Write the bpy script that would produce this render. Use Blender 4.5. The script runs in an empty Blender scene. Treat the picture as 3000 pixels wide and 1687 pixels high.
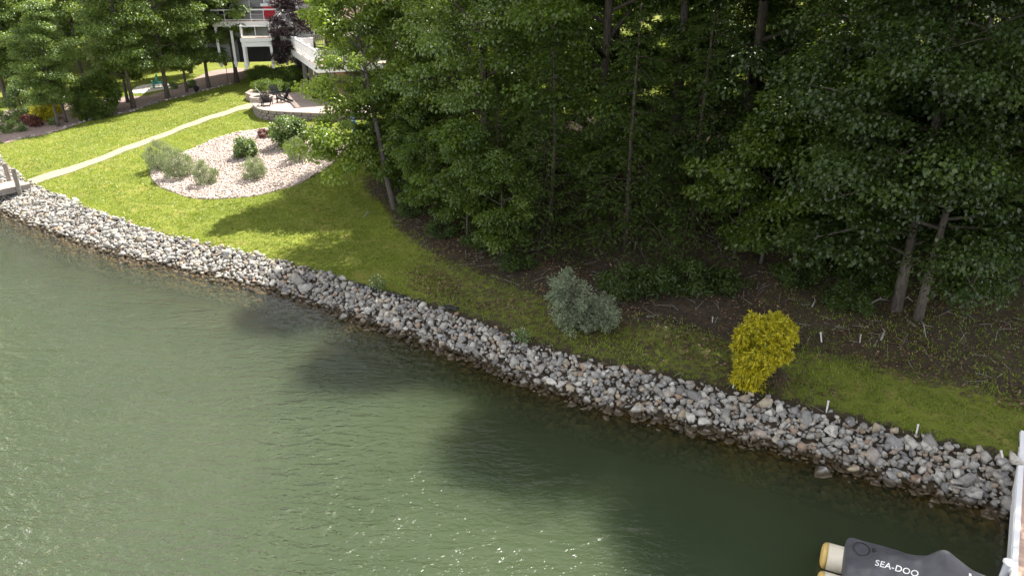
import bpy, bmesh, math, random
import numpy as np
from mathutils import Vector, Matrix

random.seed(7)
RNG = np.random.default_rng(7)
R_ = math.radians
scene = bpy.context.scene
COL = scene.collection

# ------------------------------------------------------------------ camera
F_PX, CU, CV = 2140.0, 1500.0, 843.5          # focal length and centre in photo pixels
PITCH = R_(23.5)
CAM = np.array([0.0, 0.0, 11.0])
cam_d = bpy.data.cameras.new('camera')
cam_d.sensor_width = 36.0
cam_d.lens = F_PX / 3000.0 * 36.0
cam_d.clip_start = 0.1
cam_d.clip_end = 2000.0
cam_o = bpy.data.objects.new('camera', cam_d)
cam_o.location = CAM
cam_o.rotation_euler = (R_(90) - PITCH, 0, 0)
COL.objects.link(cam_o)
scene.camera = cam_o

# ------------------------------------------------------------------ light
SUN_EL = R_(56)
SUN_AZ = R_(36)                                # clockwise from +Y (view direction)
world = bpy.data.worlds.new('World')
scene.world = world
world.use_nodes = True
wn = world.node_tree.nodes
sky = wn.new('ShaderNodeTexSky')
sky.sky_type = 'NISHITA'
sky.sun_disc = False
sky.sun_elevation = SUN_EL
sky.sun_rotation = SUN_AZ
sky.air_density = 1.0
sky.dust_density = 2.0
sky.ozone_density = 1.0
wn['Background'].inputs['Strength'].default_value = 0.105
# broken fair-weather cloud over the whole sky
wl = world.node_tree.links
w_tc = wn.new('ShaderNodeTexCoord')
w_mp = wn.new('ShaderNodeMapping'); w_mp.inputs['Scale'].default_value = (1, 1, 2.2)
w_ns = wn.new('ShaderNodeTexNoise'); w_ns.inputs['Scale'].default_value = 2.3; w_ns.inputs['Detail'].default_value = 6
w_rp = wn.new('ShaderNodeValToRGB'); w_rp.color_ramp.elements[0].position = 0.38; w_rp.color_ramp.elements[1].position = 0.55
w_mx = wn.new('ShaderNodeMix'); w_mx.data_type = 'RGBA'; w_hz = wn.new('ShaderNodeSeparateXYZ')                    # cloud banks look denser and brighter towards the horizon
w_hr = wn.new('ShaderNodeValToRGB')
w_hr.color_ramp.elements[0].position = 0.14; w_hr.color_ramp.elements[0].color = (0.98, 0.97, 0.96, 1)
w_hr.color_ramp.elements[1].position = 0.66; w_hr.color_ramp.elements[1].color = (0.28, 0.272, 0.26, 1)
w_sc = wn.new('ShaderNodeMix'); w_sc.data_type = 'RGBA'; w_sc.blend_type = 'MULTIPLY'; w_sc.inputs[0].default_value = 1.0
w_sc.clamp_result = False
w_sc.inputs[7].default_value = (12.5, 12.5, 12.5, 1)
wl.new(w_tc.outputs['Generated'], w_hz.inputs[0]); wl.new(w_hz.outputs[2], w_hr.inputs[0])
wl.new(w_hr.outputs[0], w_sc.inputs[6]); wl.new(w_sc.outputs[2], w_mx.inputs[7])
wl.new(w_tc.outputs['Generated'], w_mp.inputs[0]); wl.new(w_mp.outputs[0], w_ns.inputs['Vector'])
wl.new(w_ns.outputs['Fac'], w_rp.inputs[0]); wl.new(w_rp.outputs[0], w_mx.inputs[0])
wl.new(sky.outputs[0], w_mx.inputs[6]); wl.new(w_mx.outputs[2], wn['Background'].inputs['Color'])
sun_d = bpy.data.lights.new('sun', 'SUN')
sun_d.energy = 5.0
sun_d.angle = R_(0.55)
sun_d.color = (1.0, 0.95, 0.86)
sun_o = bpy.data.objects.new('sun', sun_d)
SUN = Vector((math.sin(SUN_AZ) * math.cos(SUN_EL), math.cos(SUN_AZ) * math.cos(SUN_EL), math.sin(SUN_EL)))
sun_o.rotation_euler = SUN.to_track_quat('Z', 'Y').to_euler()
sun_o.location = (20, 40, 60)
COL.objects.link(sun_o)
scene.view_settings.view_transform = 'Standard'
scene.view_settings.look = 'None'
scene.view_settings.gamma = 1.0
scene.view_settings.use_curve_mapping = False
scene.view_settings.exposure = 1.5
scene.render.engine = 'CYCLES'
scene.cycles.max_bounces = 6
scene.cycles.diffuse_bounces = 4
scene.cycles.glossy_bounces = 2
scene.cycles.transmission_bounces = 3
scene.cycles.transparent_max_bounces = 8
scene.cycles.caustics_reflective = False
scene.cycles.caustics_refractive = False
scene.cycles.use_denoising = True
scene.cycles.sample_clamp_direct = 1.3
scene.cycles.sample_clamp_indirect = 3.0

# ------------------------------------------------------------------ pixel helpers
SP, CP = math.sin(PITCH), math.cos(PITCH)
def ray(u, v):
    x = (u - CU) / F_PX
    y = (v - CV) / F_PX
    return np.array([x, CP - y * SP, -SP - y * CP])
def P(u, v, depth):
    return CAM + ray(u, v) * depth
def Pz(u, v, z):
    d = ray(u, v)
    return CAM + d * ((z - CAM[2]) / d[2])

# ------------------------------------------------------------------ terrain function
shore_px = [(0, 611), (70, 646), (233, 708), (384, 755), (606, 804), (804, 850), (1002, 920), (1165, 972),
            (1339, 1031), (1514, 1106), (1724, 1176), (1980, 1234), (2213, 1293), (2446, 1357), (2679, 1421), (2911, 1491)]
shore_near = [tuple(Pz(u, v, 0.0)[:2]) for u, v in shore_px]
fx, fy = shore_near[0]
SHORE = [(-160, 150), (-85, 95), (-52, 68), (-42.5, 57), (-36.5, 48), (-32.6, 42.2), (fx - 2.6, fy + 2.2)] + shore_near
ex, ey = shore_near[-1]
SHORE += [(ex + 6, ey - 3.6), (ex + 16, ey - 8.5), (ex + 40, ey - 16), (ex + 150, ey - 40)]
SH = np.array(SHORE)
LAND = np.vstack([SH, [[400, -30], [400, 500], [-400, 500], [-400, 150]]])

def sdist(x, y):
    x = np.asarray(x, float); y = np.asarray(y, float)
    best = np.full(x.shape, 1e9)
    for i in range(len(SH) - 1):
        ax, ay = SH[i]; bx, by = SH[i + 1]
        dx, dy = bx - ax, by - ay
        t = np.clip(((x - ax) * dx + (y - ay) * dy) / (dx * dx + dy * dy), 0, 1)
        best = np.minimum(best, np.hypot(x - ax - t * dx, y - ay - t * dy))
    inside = np.zeros(x.shape, bool)
    n = len(LAND)
    for i in range(n):
        ax, ay = LAND[i]; bx, by = LAND[(i + 1) % n]
        c = ((ay > y) != (by > y))
        with np.errstate(divide='ignore', invalid='ignore'):
            xi = ax + (y - ay) * (bx - ax) / (by - ay if by != ay else 1e-9)
        inside ^= c & (x < xi)
    return np.where(inside, best, -best)

def sstep(a, b, x):
    t = np.clip((x - a) / (b - a), 0, 1)
    return t * t * (3 - 2 * t)
def band_w(x):
    return np.interp(x, [-24, -10, 0, 9], [2.0, 1.3, 1.02, 1.2])
RISE = 0.52
def H(x, y, s=None):
    x = np.asarray(x, float); y = np.asarray(y, float)
    if s is None:
        s = sdist(x, y)
    w = band_w(x)
    q = s - w
    zl = np.interp(q, [0, 8, 14, 20, 28, 42, 100, 300], [RISE, 1.05, 1.55, 2.15, 3.0, 4.6, 8.0, 12])
    zr = np.interp(q, [0, 3.5, 6, 11, 18, 40, 100, 300], [RISE, 0.82, 1.3, 2.9, 4.6, 7.0, 9.5, 13])
    r = sstep(-10, 2, x - 0.4 * np.maximum(0, y - 30))
    z = zl * (1 - r) + zr * r
    bump = 0.035 * np.sin(x * 0.9 + 0.5 * np.sin(y * 0.7)) * np.sin(y * 0.8 + 1.3) + 0.02 * np.sin(x * 2.3 + y * 1.7)
    z = z + bump * sstep(0, 1.5, q) * (1 + 1.2 * r)
    zb = RISE * s / w
    zu = np.where(s > -1.6, 0.36 * s, -0.576 + 0.25 * (s + 1.6))
    zu = np.maximum(zu, -3.2)
    return np.where(q > 0, z, np.where(s > 0, zb, zu))
def Hf(x, y):
    return float(H(np.array([x]), np.array([y]))[0])
_T = np.concatenate([np.arange(6, 60, 0.12), np.arange(60, 200, 0.4)])
def G(u, v, dz=0.0):
    """photo pixel -> the point where its ray meets the ground"""
    d = ray(u, v)
    pts = CAM[None, :] + d[None, :] * _T[:, None]
    g = pts[:, 2] - H(pts[:, 0], pts[:, 1])
    k = np.argmax(g < 0)
    if k == 0:
        k = len(_T) - 1
    a, b = g[k - 1], g[k]
    t = _T[k - 1] + (_T[k] - _T[k - 1]) * (a / (a - b) if a != b else 0)
    p = CAM + d * t
    return np.array([p[0], p[1], Hf(p[0], p[1]) + dz])

# ------------------------------------------------------------------ material helpers
MATS = {}
def new_mat(name):
    m = bpy.data.materials.new(name)
    m.use_nodes = True
    nt = m.node_tree
    for n in list(nt.nodes):
        nt.nodes.remove(n)
    out = nt.nodes.new('ShaderNodeOutputMaterial')
    MATS[name] = m
    return m, nt, out
def ramp(nt, fac, stops, interp='LINEAR'):
    r = nt.nodes.new('ShaderNodeValToRGB')
    r.color_ramp.interpolation = interp
    while len(r.color_ramp.elements) > 1:
        r.color_ramp.elements.remove(r.color_ramp.elements[-1])
    r.color_ramp.elements[0].position = stops[0][0]
    r.color_ramp.elements[0].color = (*stops[0][1], 1)
    for pz, c in stops[1:]:
        e = r.color_ramp.elements.new(pz)
        e.color = (*c, 1)
    nt.links.new(fac, r.inputs[0])
    return r.outputs[0]
def noise(nt, scale, detail=3, rough=0.6, vec=None, dist=0.0):
    n = nt.nodes.new('ShaderNodeTexNoise')
    n.inputs['Scale'].default_value = scale
    n.inputs['Detail'].default_value = detail
    n.inputs['Roughness'].default_value = rough
    n.inputs['Distortion'].default_value = dist
    if vec is not None:
        nt.links.new(vec, n.inputs['Vector'])
    return n.outputs['Fac']
def objco(nt):
    return nt.nodes.new('ShaderNodeTexCoord').outputs['Object']
def worldco(nt):
    return nt.nodes.new('ShaderNodeNewGeometry').outputs['Position']
def mixc(nt, fac, a, b):
    m = nt.nodes.new('ShaderNodeMix')
    m.data_type = 'RGBA'
    for sock, val in ((m.inputs[0], fac), (m.inputs[6], a), (m.inputs[7], b)):
        if isinstance(val, (tuple, list)):
            sock.default_value = (*val, 1)
        elif isinstance(val, (int, float)):
            sock.default_value = val
        else:
            nt.links.new(val, sock)
    return m.outputs[2]
def math_n(nt, op, a, b=None, clamp=False):
    m = nt.nodes.new('ShaderNodeMath')
    m.operation = op
    m.use_clamp = clamp
    for i, val in enumerate((a, b)):
        if val is None:
            continue
        if isinstance(val, (int, float)):
            m.inputs[i].default_value = val
        else:
            nt.links.new(val, m.inputs[i])
    return m.outputs[0]
def attr(nt, name):
    a = nt.nodes.new('ShaderNodeAttribute')
    a.attribute_name = name
    return a.outputs['Fac']
def bump(nt, height, strength=0.3, dist=0.05):
    b = nt.nodes.new('ShaderNodeBump')
    b.inputs['Strength'].default_value = strength
    b.inputs['Distance'].default_value = dist
    nt.links.new(height, b.inputs['Height'])
    return b.outputs[0]
def principled(nt, out, color, rough=0.7, normal=None, metallic=0.0, spec=0.4):
    b = nt.nodes.new('ShaderNodeBsdfPrincipled')
    if isinstance(color, (tuple, list)):
        b.inputs['Base Color'].default_value = (*color, 1)
    else:
        nt.links.new(color, b.inputs['Base Color'])
    b.inputs['Roughness'].default_value = rough
    b.inputs['Metallic'].default_value = metallic
    b.inputs['Specular IOR Level'].default_value = spec
    if normal is not None:
        nt.links.new(normal, b.inputs['Normal'])
    nt.links.new(b.outputs[0], out.inputs['Surface'])
    return b
def simple(name, c, rough=0.7, var=0.15, scale=6.0, bmp=0.15, metallic=0.0, spec=0.4):
    m, nt, out = new_mat(name)
    co = objco(nt)
    n = noise(nt, scale, 4, 0.65, co)
    lo = tuple(x * (1 - var) for x in c); hi = tuple(min(1, x * (1 + var)) for x in c)
    col = ramp(nt, n, [(0.3, lo), (0.7, hi)])
    principled(nt, out, col, rough, bump(nt, noise(nt, scale * 5, 3, 0.6, co), bmp, 0.02), metallic, spec)
    return m
def leafmat(name, lo, hi, trans=0.45, gloss=0.05, tcol=(1.25, 1.25, 0.5)):
    m, nt, out = new_mat(name)
    t = attr(nt, 'tint')
    col = ramp(nt, t, [(0.0, lo), (1.0, hi)])
    d = nt.nodes.new('ShaderNodeBsdfDiffuse')
    nt.links.new(col, d.inputs['Color'])
    tr = nt.nodes.new('ShaderNodeBsdfTranslucent')
    mul = nt.nodes.new('ShaderNodeMix'); mul.data_type = 'RGBA'; mul.blend_type = 'MULTIPLY'
    mul.inputs[0].default_value = 1.0
    nt.links.new(col, mul.inputs[6]); mul.inputs[7].default_value = (*tcol, 1)
    nt.links.new(mul.outputs[2], tr.inputs['Color'])
    mx = nt.nodes.new('ShaderNodeMixShader'); mx.inputs[0].default_value = trans
    nt.links.new(d.outputs[0], mx.inputs[1]); nt.links.new(tr.outputs[0], mx.inputs[2])
    g = nt.nodes.new('ShaderNodeBsdfGlossy'); g.inputs['Roughness'].default_value = 0.38
    g.inputs['Color'].default_value = (0.9, 0.95, 0.9, 1)
    mg = nt.nodes.new('ShaderNodeMixShader')
    lw = nt.nodes.new('ShaderNodeLayerWeight'); lw.inputs[0].default_value = 0.25
    nt.links.new(math_n(nt, 'ADD', math_n(nt, 'MULTIPLY', lw.outputs['Fresnel'], gloss * 2.0), gloss * 0.6), mg.inputs[0])
    nt.links.new(mx.outputs[0], mg.inputs[1]); nt.links.new(g.outputs[0], mg.inputs[2])
    nt.links.new(mg.outputs[0], out.inputs['Surface'])
    return m

# foliage
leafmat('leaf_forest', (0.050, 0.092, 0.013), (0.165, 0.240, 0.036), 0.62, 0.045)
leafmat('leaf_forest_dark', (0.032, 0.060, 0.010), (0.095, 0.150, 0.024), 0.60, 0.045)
leafmat('leaf_broad', (0.020, 0.042, 0.009), (0.095, 0.150, 0.028), 0.60, 0.05)
leafmat('leaf_bright', (0.150, 0.225, 0.028), (0.350, 0.450, 0.080), 0.58, 0.07)
leafmat('leaf_row', (0.090, 0.150, 0.024), (0.210, 0.290, 0.055), 0.50, 0.08)
leafmat('leaf_hemlock', (0.032, 0.060, 0.011), (0.095, 0.145, 0.028), 0.45, 0.045)
leafmat('leaf_purple', (0.022, 0.008, 0.014), (0.060, 0.022, 0.034), 0.35, 0.08, (1.2, 0.8, 0.9))
leafmat('leaf_silver', (0.120, 0.150, 0.088), (0.290, 0.335, 0.215), 0.36, 0.08, (1.0, 1.1, 0.7))
leafmat('leaf_gold', (0.110, 0.150, 0.012), (0.740, 0.650, 0.026), 0.42, 0.04, (1.1, 1.0, 0.5))
leafmat('leaf_gold_deep', (0.080, 0.110, 0.012), (0.260, 0.260, 0.020), 0.40, 0.04)
leafmat('leaf_olive', (0.140, 0.180, 0.085), (0.390, 0.430, 0.270), 0.44, 0.08, (1.1, 1.15, 0.7))
leafmat('leaf_red', (0.070, 0.022, 0.020), (0.190, 0.060, 0.040), 0.35, 0.06, (1.2, 0.7, 0.6))
leafmat('leaf_bed_green', (0.080, 0.140, 0.028), (0.200, 0.280, 0.075), 0.46, 0.09)
leafmat('leaf_white', (0.55, 0.55, 0.48), (0.80, 0.80, 0.74), 0.3, 0.02, (1, 1, 1))
leafmat('leaf_brown', (0.060, 0.045, 0.030), (0.130, 0.095, 0.065), 0.2, 0.03, (1, 1, 0.8))
leafmat('leaf_litter', (0.075, 0.045, 0.025), (0.270, 0.180, 0.110), 0.2, 0.04, (1, 1, 0.8))
leafmat('grass_blade', (0.105, 0.145, 0.020), (0.270, 0.330, 0.048), 0.48, 0.03, (1.1, 1.15, 0.55))

def bark(name, lo, hi):
    m, nt, out = new_mat(name)
    co = objco(nt)
    mp = nt.nodes.new('ShaderNodeMapping'); mp.inputs['Scale'].default_value = (14, 14, 2.2)
    nt.links.new(co, mp.inputs[0])
    n = noise(nt, 1.6, 5, 0.7, mp.outputs[0])
    col = ramp(nt, n, [(0.3, lo), (0.68, hi)])
    principled(nt, out, col, 0.9, bump(nt, n, 0.8, 0.03), 0, 0.2)
    return m
bark('bark_grey', (0.045, 0.038, 0.032), (0.150, 0.132, 0.115))
bark('bark_brown', (0.030, 0.024, 0.019), (0.110, 0.090, 0.072))
bark('bark_pale', (0.150, 0.140, 0.125), (0.340, 0.325, 0.300))
bark('wood_weathered', (0.13, 0.115, 0.10), (0.30, 0.275, 0.25))

# ground
def ground_mat():
    m, nt, out = new_mat('ground_soil')
    w = worldco(nt)
    lit = attr(nt, 'litter'); wet = attr(nt, 'bed')
    n1 = noise(nt, 0.55, 4, 0.6, w)
    n2 = noise(nt, 5.0, 5, 0.7, w)
    n3 = noise(nt, 28.0, 3, 0.7, w)
    grass = ramp(nt, n1, [(0.3, (0.105, 0.145, 0.020)), (0.5, (0.145, 0.185, 0.026)), (0.72, (0.200, 0.220, 0.036))])
    grass = mixc(nt, ramp(nt, n2, [(0.35, (0, 0, 0)), (0.75, (0.75, 0.75, 0.75))]), grass, (0.215, 0.205, 0.040))
    grass = mixc(nt, ramp(nt, n3, [(0.4, (0, 0, 0)), (0.75, (0.6, 0.6, 0.6))]), grass, (0.085, 0.115, 0.012))
    nw = noise(nt, 0.9, 4, 0.65, w, 0.8)
    grass = mixc(nt, ramp(nt, nw, [(0.52, (0, 0, 0)), (0.70, (0.65, 0.65, 0.65))]), grass, (0.27, 0.225, 0.070))
    soil = ramp(nt, n2, [(0.25, (0.022, 0.018, 0.013)), (0.5, (0.045, 0.035, 0.024)), (0.75, (0.085, 0.064, 0.044))])
    soil = mixc(nt, ramp(nt, n3, [(0.5, (0, 0, 0)), (0.75, (0.5, 0.5, 0.5))]), soil, (0.17, 0.13, 0.10))
    f = math_n(nt, 'ADD', lit, math_n(nt, 'MULTIPLY', math_n(nt, 'SUBTRACT', n2, 0.5), 1.1))
    f2 = ramp(nt, f, [(0.35, (0, 0, 0)), (0.62, (1, 1, 1))])
    col = mixc(nt, f2, grass, soil)
    bed = ramp(nt, n2, [(0.3, (0.075, 0.055, 0.026)), (0.7, (0.190, 0.140, 0.070))])
    col = mixc(nt, wet, col, bed)
    principled(nt, out, col, 0.95, bump(nt, math_n(nt, 'ADD', n3, n2), 0.7, 0.05), 0, 0.15)
ground_mat()

def water_mat():
    m, nt, out = new_mat('lake_water')
    w = worldco(nt)
    dep = attr(nt, 'depth'); calm = attr(nt, 'ripple')
    def wave(scale, rot, sx, sy, detail, dist):
        mp = nt.nodes.new('ShaderNodeMapping')
        mp.inputs['Rotation'].default_value = (0, 0, R_(rot))
        mp.inputs['Scale'].default_value = (sx, sy, 1)
        nt.links.new(w, mp.inputs[0])
        return noise(nt, scale, detail, 0.55, mp.outputs[0], dist)
    a = wave(1.5, -8, 0.55, 1.5, 2, 0.6)
    b = wave(4.6, 16, 0.6, 1.3, 2, 0.5)
    c = wave(11.0, -20, 0.7, 1.2, 2, 0.3)
    h = math_n(nt, 'ADD', math_n(nt, 'MULTIPLY', a, 1.0), math_n(nt, 'ADD', math_n(nt, 'MULTIPLY', b, 0.55), math_n(nt, 'MULTIPLY', c, 0.22)))
    bp = nt.nodes.new('ShaderNodeBump')
    bp.inputs['Distance'].default_value = 0.40
    nt.links.new(h, bp.inputs['Height'])
    nt.links.new(calm, bp.inputs['Strength'])
    # turbid body of the water, clearer where it is shallow
    big = noise(nt, 0.16, 3, 0.6, w)
    body = ramp(nt, big, [(0.3, (0.035, 0.050, 0.025)), (0.7, (0.047, 0.062, 0.033))])
    df = nt.nodes.new('ShaderNodeSubsurfaceScattering')   # light spreads sideways in the murky water
    df.falloff = 'BURLEY'
    nt.links.new(body, df.inputs['Color'])
    df.inputs['Scale'].default_value = 1.0
    df.inputs['Radius'].default_value = (1.7, 1.9, 1.5)
    tp = nt.nodes.new('ShaderNodeBsdfTransparent')
    tp.inputs['Color'].default_value = (0.84, 0.72, 0.46, 1)
    mx = nt.nodes.new('ShaderNodeMixShader')
    nt.links.new(dep, mx.inputs[0])
    nt.links.new(tp.outputs[0], mx.inputs[1]); nt.links.new(df.outputs[0], mx.inputs[2])
    gl = nt.nodes.new('ShaderNodeBsdfGlossy')
    gl.inputs['Roughness'].default_value = 0.09
    nt.links.new(bp.outputs[0], gl.inputs['Normal'])
    fr = nt.nodes.new('ShaderNodeFresnel'); fr.inputs['IOR'].default_value = 1.42
    nt.links.new(bp.outputs[0], fr.inputs['Normal'])
    mg = nt.nodes.new('ShaderNodeMixShader')
    nt.links.new(fr.outputs[0], mg.inputs[0])
    nt.links.new(mx.outputs[0], mg.inputs[1]); nt.links.new(gl.outputs[0], mg.inputs[2])
    nt.links.new(mg.outputs[0], out.inputs['Surface'])
water_mat()

def rock_mat():
    m, nt, out = new_mat('riprap_stone')
    oi = nt.nodes.new('ShaderNodeObjectInfo').outputs['Random']
    k = math_n(nt, 'FRACT', math_n(nt, 'ADD', oi, attr(nt, 'tint')))
    base = ramp(nt, k, [(0.0, (0.33, 0.33, 0.325)), (0.12, (0.44, 0.435, 0.42)), (0.22, (0.20, 0.205, 0.215)), (0.34, (0.36, 0.345, 0.32)),
                        (0.46, (0.56, 0.55, 0.52)), (0.55, (0.27, 0.275, 0.285)), (0.64, (0.42, 0.355, 0.26)), (0.70, (0.13, 0.13, 0.13)),
                        (0.78, (0.34, 0.345, 0.35)), (0.85, (0.32, 0.215, 0.14)), (0.90, (0.42, 0.41, 0.39)), (0.95, (0.24, 0.235, 0.225)), (1.0, (0.33, 0.33, 0.325))])
    wm = nt.nodes.new('ShaderNodeMix'); wm.data_type = 'RGBA'; wm.blend_type = 'MULTIPLY'; wm.inputs[0].default_value = 1.0
    nt.links.new(base, wm.inputs[6]); wm.inputs[7].default_value = (1.03, 1.0, 0.95, 1)
    base = wm.outputs[2]
    w = worldco(nt)
    n = noise(nt, 9.0, 5, 0.7, w)
    col = mixc(nt, ramp(nt, n, [(0.35, (0.55, 0.55, 0.55)), (0.6, (0, 0, 0))]), base, (0.11, 0.105, 0.10))
    # damp stain just above the lake level
    sx = nt.nodes.new('ShaderNodeSeparateXYZ'); nt.links.new(w, sx.inputs[0])
    z = math_n(nt, 'ADD', sx.outputs[2], math_n(nt, 'MULTIPLY', math_n(nt, 'SUBTRACT', n, 0.5), 0.10))
    z = math_n(nt, 'ADD', z, 0.0)
    wet = ramp(nt, z, [(0.07, (1, 1, 1)), (0.15, (0, 0, 0))])
    col = mixc(nt, wet, col, (0.060, 0.045, 0.026))
    under = ramp(nt, math_n(nt, 'ADD', z, 0.5), [(0.47, (1, 1, 1)), (0.53, (0, 0, 0))])
    col = mixc(nt, under, col, mixc(nt, 0.65, base, (0.16, 0.115, 0.055)))
    principled(nt, out, col, 0.85, bump(nt, noise(nt, 24, 4, 0.7, w), 0.5, 0.03), 0, 0.3)
rock_mat()
def chip_mat():
    m, nt, out = new_mat('bed_stone')
    base = ramp(nt, attr(nt, 'tint'), [(0.0, (0.46, 0.39, 0.365)), (0.35, (0.53, 0.455, 0.405)), (0.7, (0.61, 0.54, 0.49)), (0.9, (0.38, 0.26, 0.205)), (1.0, (0.52, 0.44, 0.40))])
    principled(nt, out, base, 0.9, None, 0, 0.2)
chip_mat()
simple('bed_soil', (0.36, 0.30, 0.26), 0.95, 0.3, 8, 0.6)
simple('garden_mulch', (0.26, 0.19, 0.165), 0.95, 0.45, 7, 0.8)
simple('path_concrete', (0.285, 0.24, 0.165), 0.9, 0.12, 3, 0.2)
simple('patio_concrete', (0.34, 0.27, 0.235), 0.88, 0.22, 2.2, 0.2)
simple('wall_block', (0.19, 0.165, 0.15), 0.92, 0.35, 5, 0.6)
simple('wall_cap', (0.37, 0.31, 0.27), 0.9, 0.15, 4, 0.3)
simple('white_vinyl', (0.84, 0.84, 0.85), 0.45, 0.03, 3, 0.02)
simple('white_paint', (0.72, 0.72, 0.72), 0.5, 0.06, 4, 0.05)
simple('deck_plank', (0.42, 0.33, 0.26), 0.8, 0.18, 5, 0.2)
simple('dock_plank', (0.47, 0.33, 0.255), 0.8, 0.14, 4, 0.2)
simple('dock_grey', (0.23, 0.21, 0.19), 0.85, 0.2, 5, 0.3)
simple('siding_tan', (0.44, 0.33, 0.23), 0.8, 0.08, 3, 0.1)
simple('siding_grey', (0.44, 0.45, 0.47), 0.75, 0.06, 3, 0.1)
simple('window_glass', (0.018, 0.022, 0.026), 0.08, 0.1, 2, 0.0, 0.0, 0.6)
simple('shade_black', (0.02, 0.02, 0.022), 0.7, 0.2, 3, 0.1)
simple('chair_black', (0.022, 0.022, 0.024), 0.55, 0.2, 6, 0.05)
simple('canopy_tan', (0.55, 0.47, 0.40), 0.85, 0.06, 3, 0.05)
simple('cover_black', (0.078, 0.078, 0.088), 0.66, 0.25, 3, 0.25)
simple('cover_panel', (0.060, 0.060, 0.068), 0.6, 0.2, 4, 0.2)
simple('float_white', (0.72, 0.66, 0.54), 0.45, 0.08, 3, 0.05)
simple('float_yellow', (0.62, 0.43, 0.14), 0.45, 0.1, 3, 0.05)
simple('print_white', (0.80, 0.80, 0.80), 0.6, 0.04, 3, 0.0)
simple('steel_grey', (0.42, 0.43, 0.45), 0.35, 0.1, 4, 0.05, 0.7)
simple('stake_white', (0.55, 0.55, 0.53), 0.6, 0.1, 8, 0.1)
simple('tube_pale', (0.28, 0.29, 0.25), 0.6, 0.1, 8, 0.1)
simple('blue_glaze', (0.030, 0.075, 0.240), 0.2, 0.2, 5, 0.05, 0, 0.6)
simple('blue_glass', (0.20, 0.36, 0.55), 0.08, 0.2, 4, 0.02, 0.2, 0.8)
simple('teal_plastic', (0.02, 0.22, 0.20), 0.5, 0.1, 4, 0.05)
simple('red_fabric', (0.45, 0.03, 0.05), 0.8, 0.1, 4, 0.05)
simple('rust_paint', (0.36, 0.14, 0.07), 0.7, 0.2, 5, 0.1)
simple('cloth_dark', (0.030, 0.030, 0.034), 0.9, 0.3, 6, 0.3)
simple('gravel_pale', (0.56, 0.50, 0.45), 0.95, 0.25, 9, 0.6)
simple('edging_white', (0.62, 0.58, 0.54), 0.85, 0.2, 6, 0.3)
def brick_mat(name, c1, c2, mortar, scale):
    m, nt, out = new_mat(name)
    co = objco(nt)
    mp = nt.nodes.new('ShaderNodeMapping'); mp.inputs['Rotation'].default_value = (R_(90), 0, 0)
    nt.links.new(co, mp.inputs[0])
    b = nt.nodes.new('ShaderNodeTexBrick')
    b.inputs['Scale'].default_value = scale
    b.inputs['Color1'].default_value = (*c1, 1); b.inputs['Color2'].default_value = (*c2, 1); b.inputs['Mortar'].default_value = (*mortar, 1)
    b.inputs['Brick Width'].default_value = 0.5; b.inputs['Row Height'].default_value = 0.17; b.inputs['Mortar Size'].default_value = 0.02
    nt.links.new(mp.outputs[0], b.inputs[0])
    principled(nt, out, b.outputs['Color'], 0.9, bump(nt, b.outputs['Fac'], -0.3, 0.02), 0, 0.2)
brick_mat('brick_brown', (0.30, 0.17, 0.11), (0.21, 0.115, 0.075), (0.30, 0.25, 0.21), 2.3)
def shingle_mat():
    m, nt, out = new_mat('roof_shingle')
    co = objco(nt)
    b = nt.nodes.new('ShaderNodeTexBrick')
    b.inputs['Scale'].default_value = 1.5
    b.inputs['Color1'].default_value = (0.30, 0.19, 0.165, 1); b.inputs['Color2'].default_value = (0.22, 0.14, 0.125, 1); b.inputs['Mortar'].default_value = (0.13, 0.085, 0.075, 1)
    b.inputs['Brick Width'].default_value = 0.6; b.inputs['Row Height'].default_value = 0.3; b.inputs['Mortar Size'].default_value = 0.03
    mp = nt.nodes.new('ShaderNodeMapping'); mp.inputs['Rotation'].default_value = (0, 0, R_(90))
    nt.links.new(co, mp.inputs[0]); nt.links.new(mp.outputs[0], b.inputs[0])
    principled(nt, out, b.outputs['Color'], 0.9, bump(nt, b.outputs['Fac'], -0.5, 0.03), 0, 0.2)
shingle_mat()

# ------------------------------------------------------------------ mesh helpers
def tag(o, label=None, cat=None, group=None, kind=None):
    if label: o['label'] = label
    if cat: o['category'] = cat
    if group: o['group'] = group
    if kind: o['kind'] = kind
    return o
def link(name, me, mat=None, parent=None):
    if mat is not None and not me.materials:
        me.materials.append(MATS[mat])
    o = bpy.data.objects.new(name, me)
    COL.objects.link(o)
    if parent is not None:
        o.parent = parent
    return o
def thing(name, label, cat, loc=(0, 0, 0), rz=0.0, group=None):
    o = bpy.data.objects.new(name, None)
    o.empty_display_size = 0.2
    COL.objects.link(o)
    o.location = loc
    o.rotation_euler = (0, 0, rz)
    return tag(o, label, cat, group)
def mesh_np(name, V, Fc, tint=None, smooth=False, extra=None):
    """V (n,3), Fc (m,3) triangles or (m,4) quads"""
    V = np.asarray(V, np.float32); Fc = np.asarray(Fc, np.int32)
    me = bpy.data.meshes.new(name)
    me.vertices.add(len(V)); me.vertices.foreach_set('co', V.ravel())
    k = Fc.shape[1]
    me.loops.add(Fc.size); me.loops.foreach_set('vertex_index', Fc.ravel())
    me.polygons.add(len(Fc))
    me.polygons.foreach_set('loop_start', np.arange(0, Fc.size, k, dtype=np.int32))
    me.polygons.foreach_set('loop_total', np.full(len(Fc), k, np.int32))
    if smooth:
        me.polygons.foreach_set('use_smooth', np.ones(len(Fc), bool))
    me.update(calc_edges=True)
    if tint is not None:
        a = me.attributes.new('tint', 'FLOAT', 'POINT'); a.data.foreach_set('value', np.asarray(tint, np.float32))
    for nm, arr in (extra or {}).items():
        a = me.attributes.new(nm, 'FLOAT', 'POINT'); a.data.foreach_set('value', np.asarray(arr, np.float32))
    return me
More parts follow.
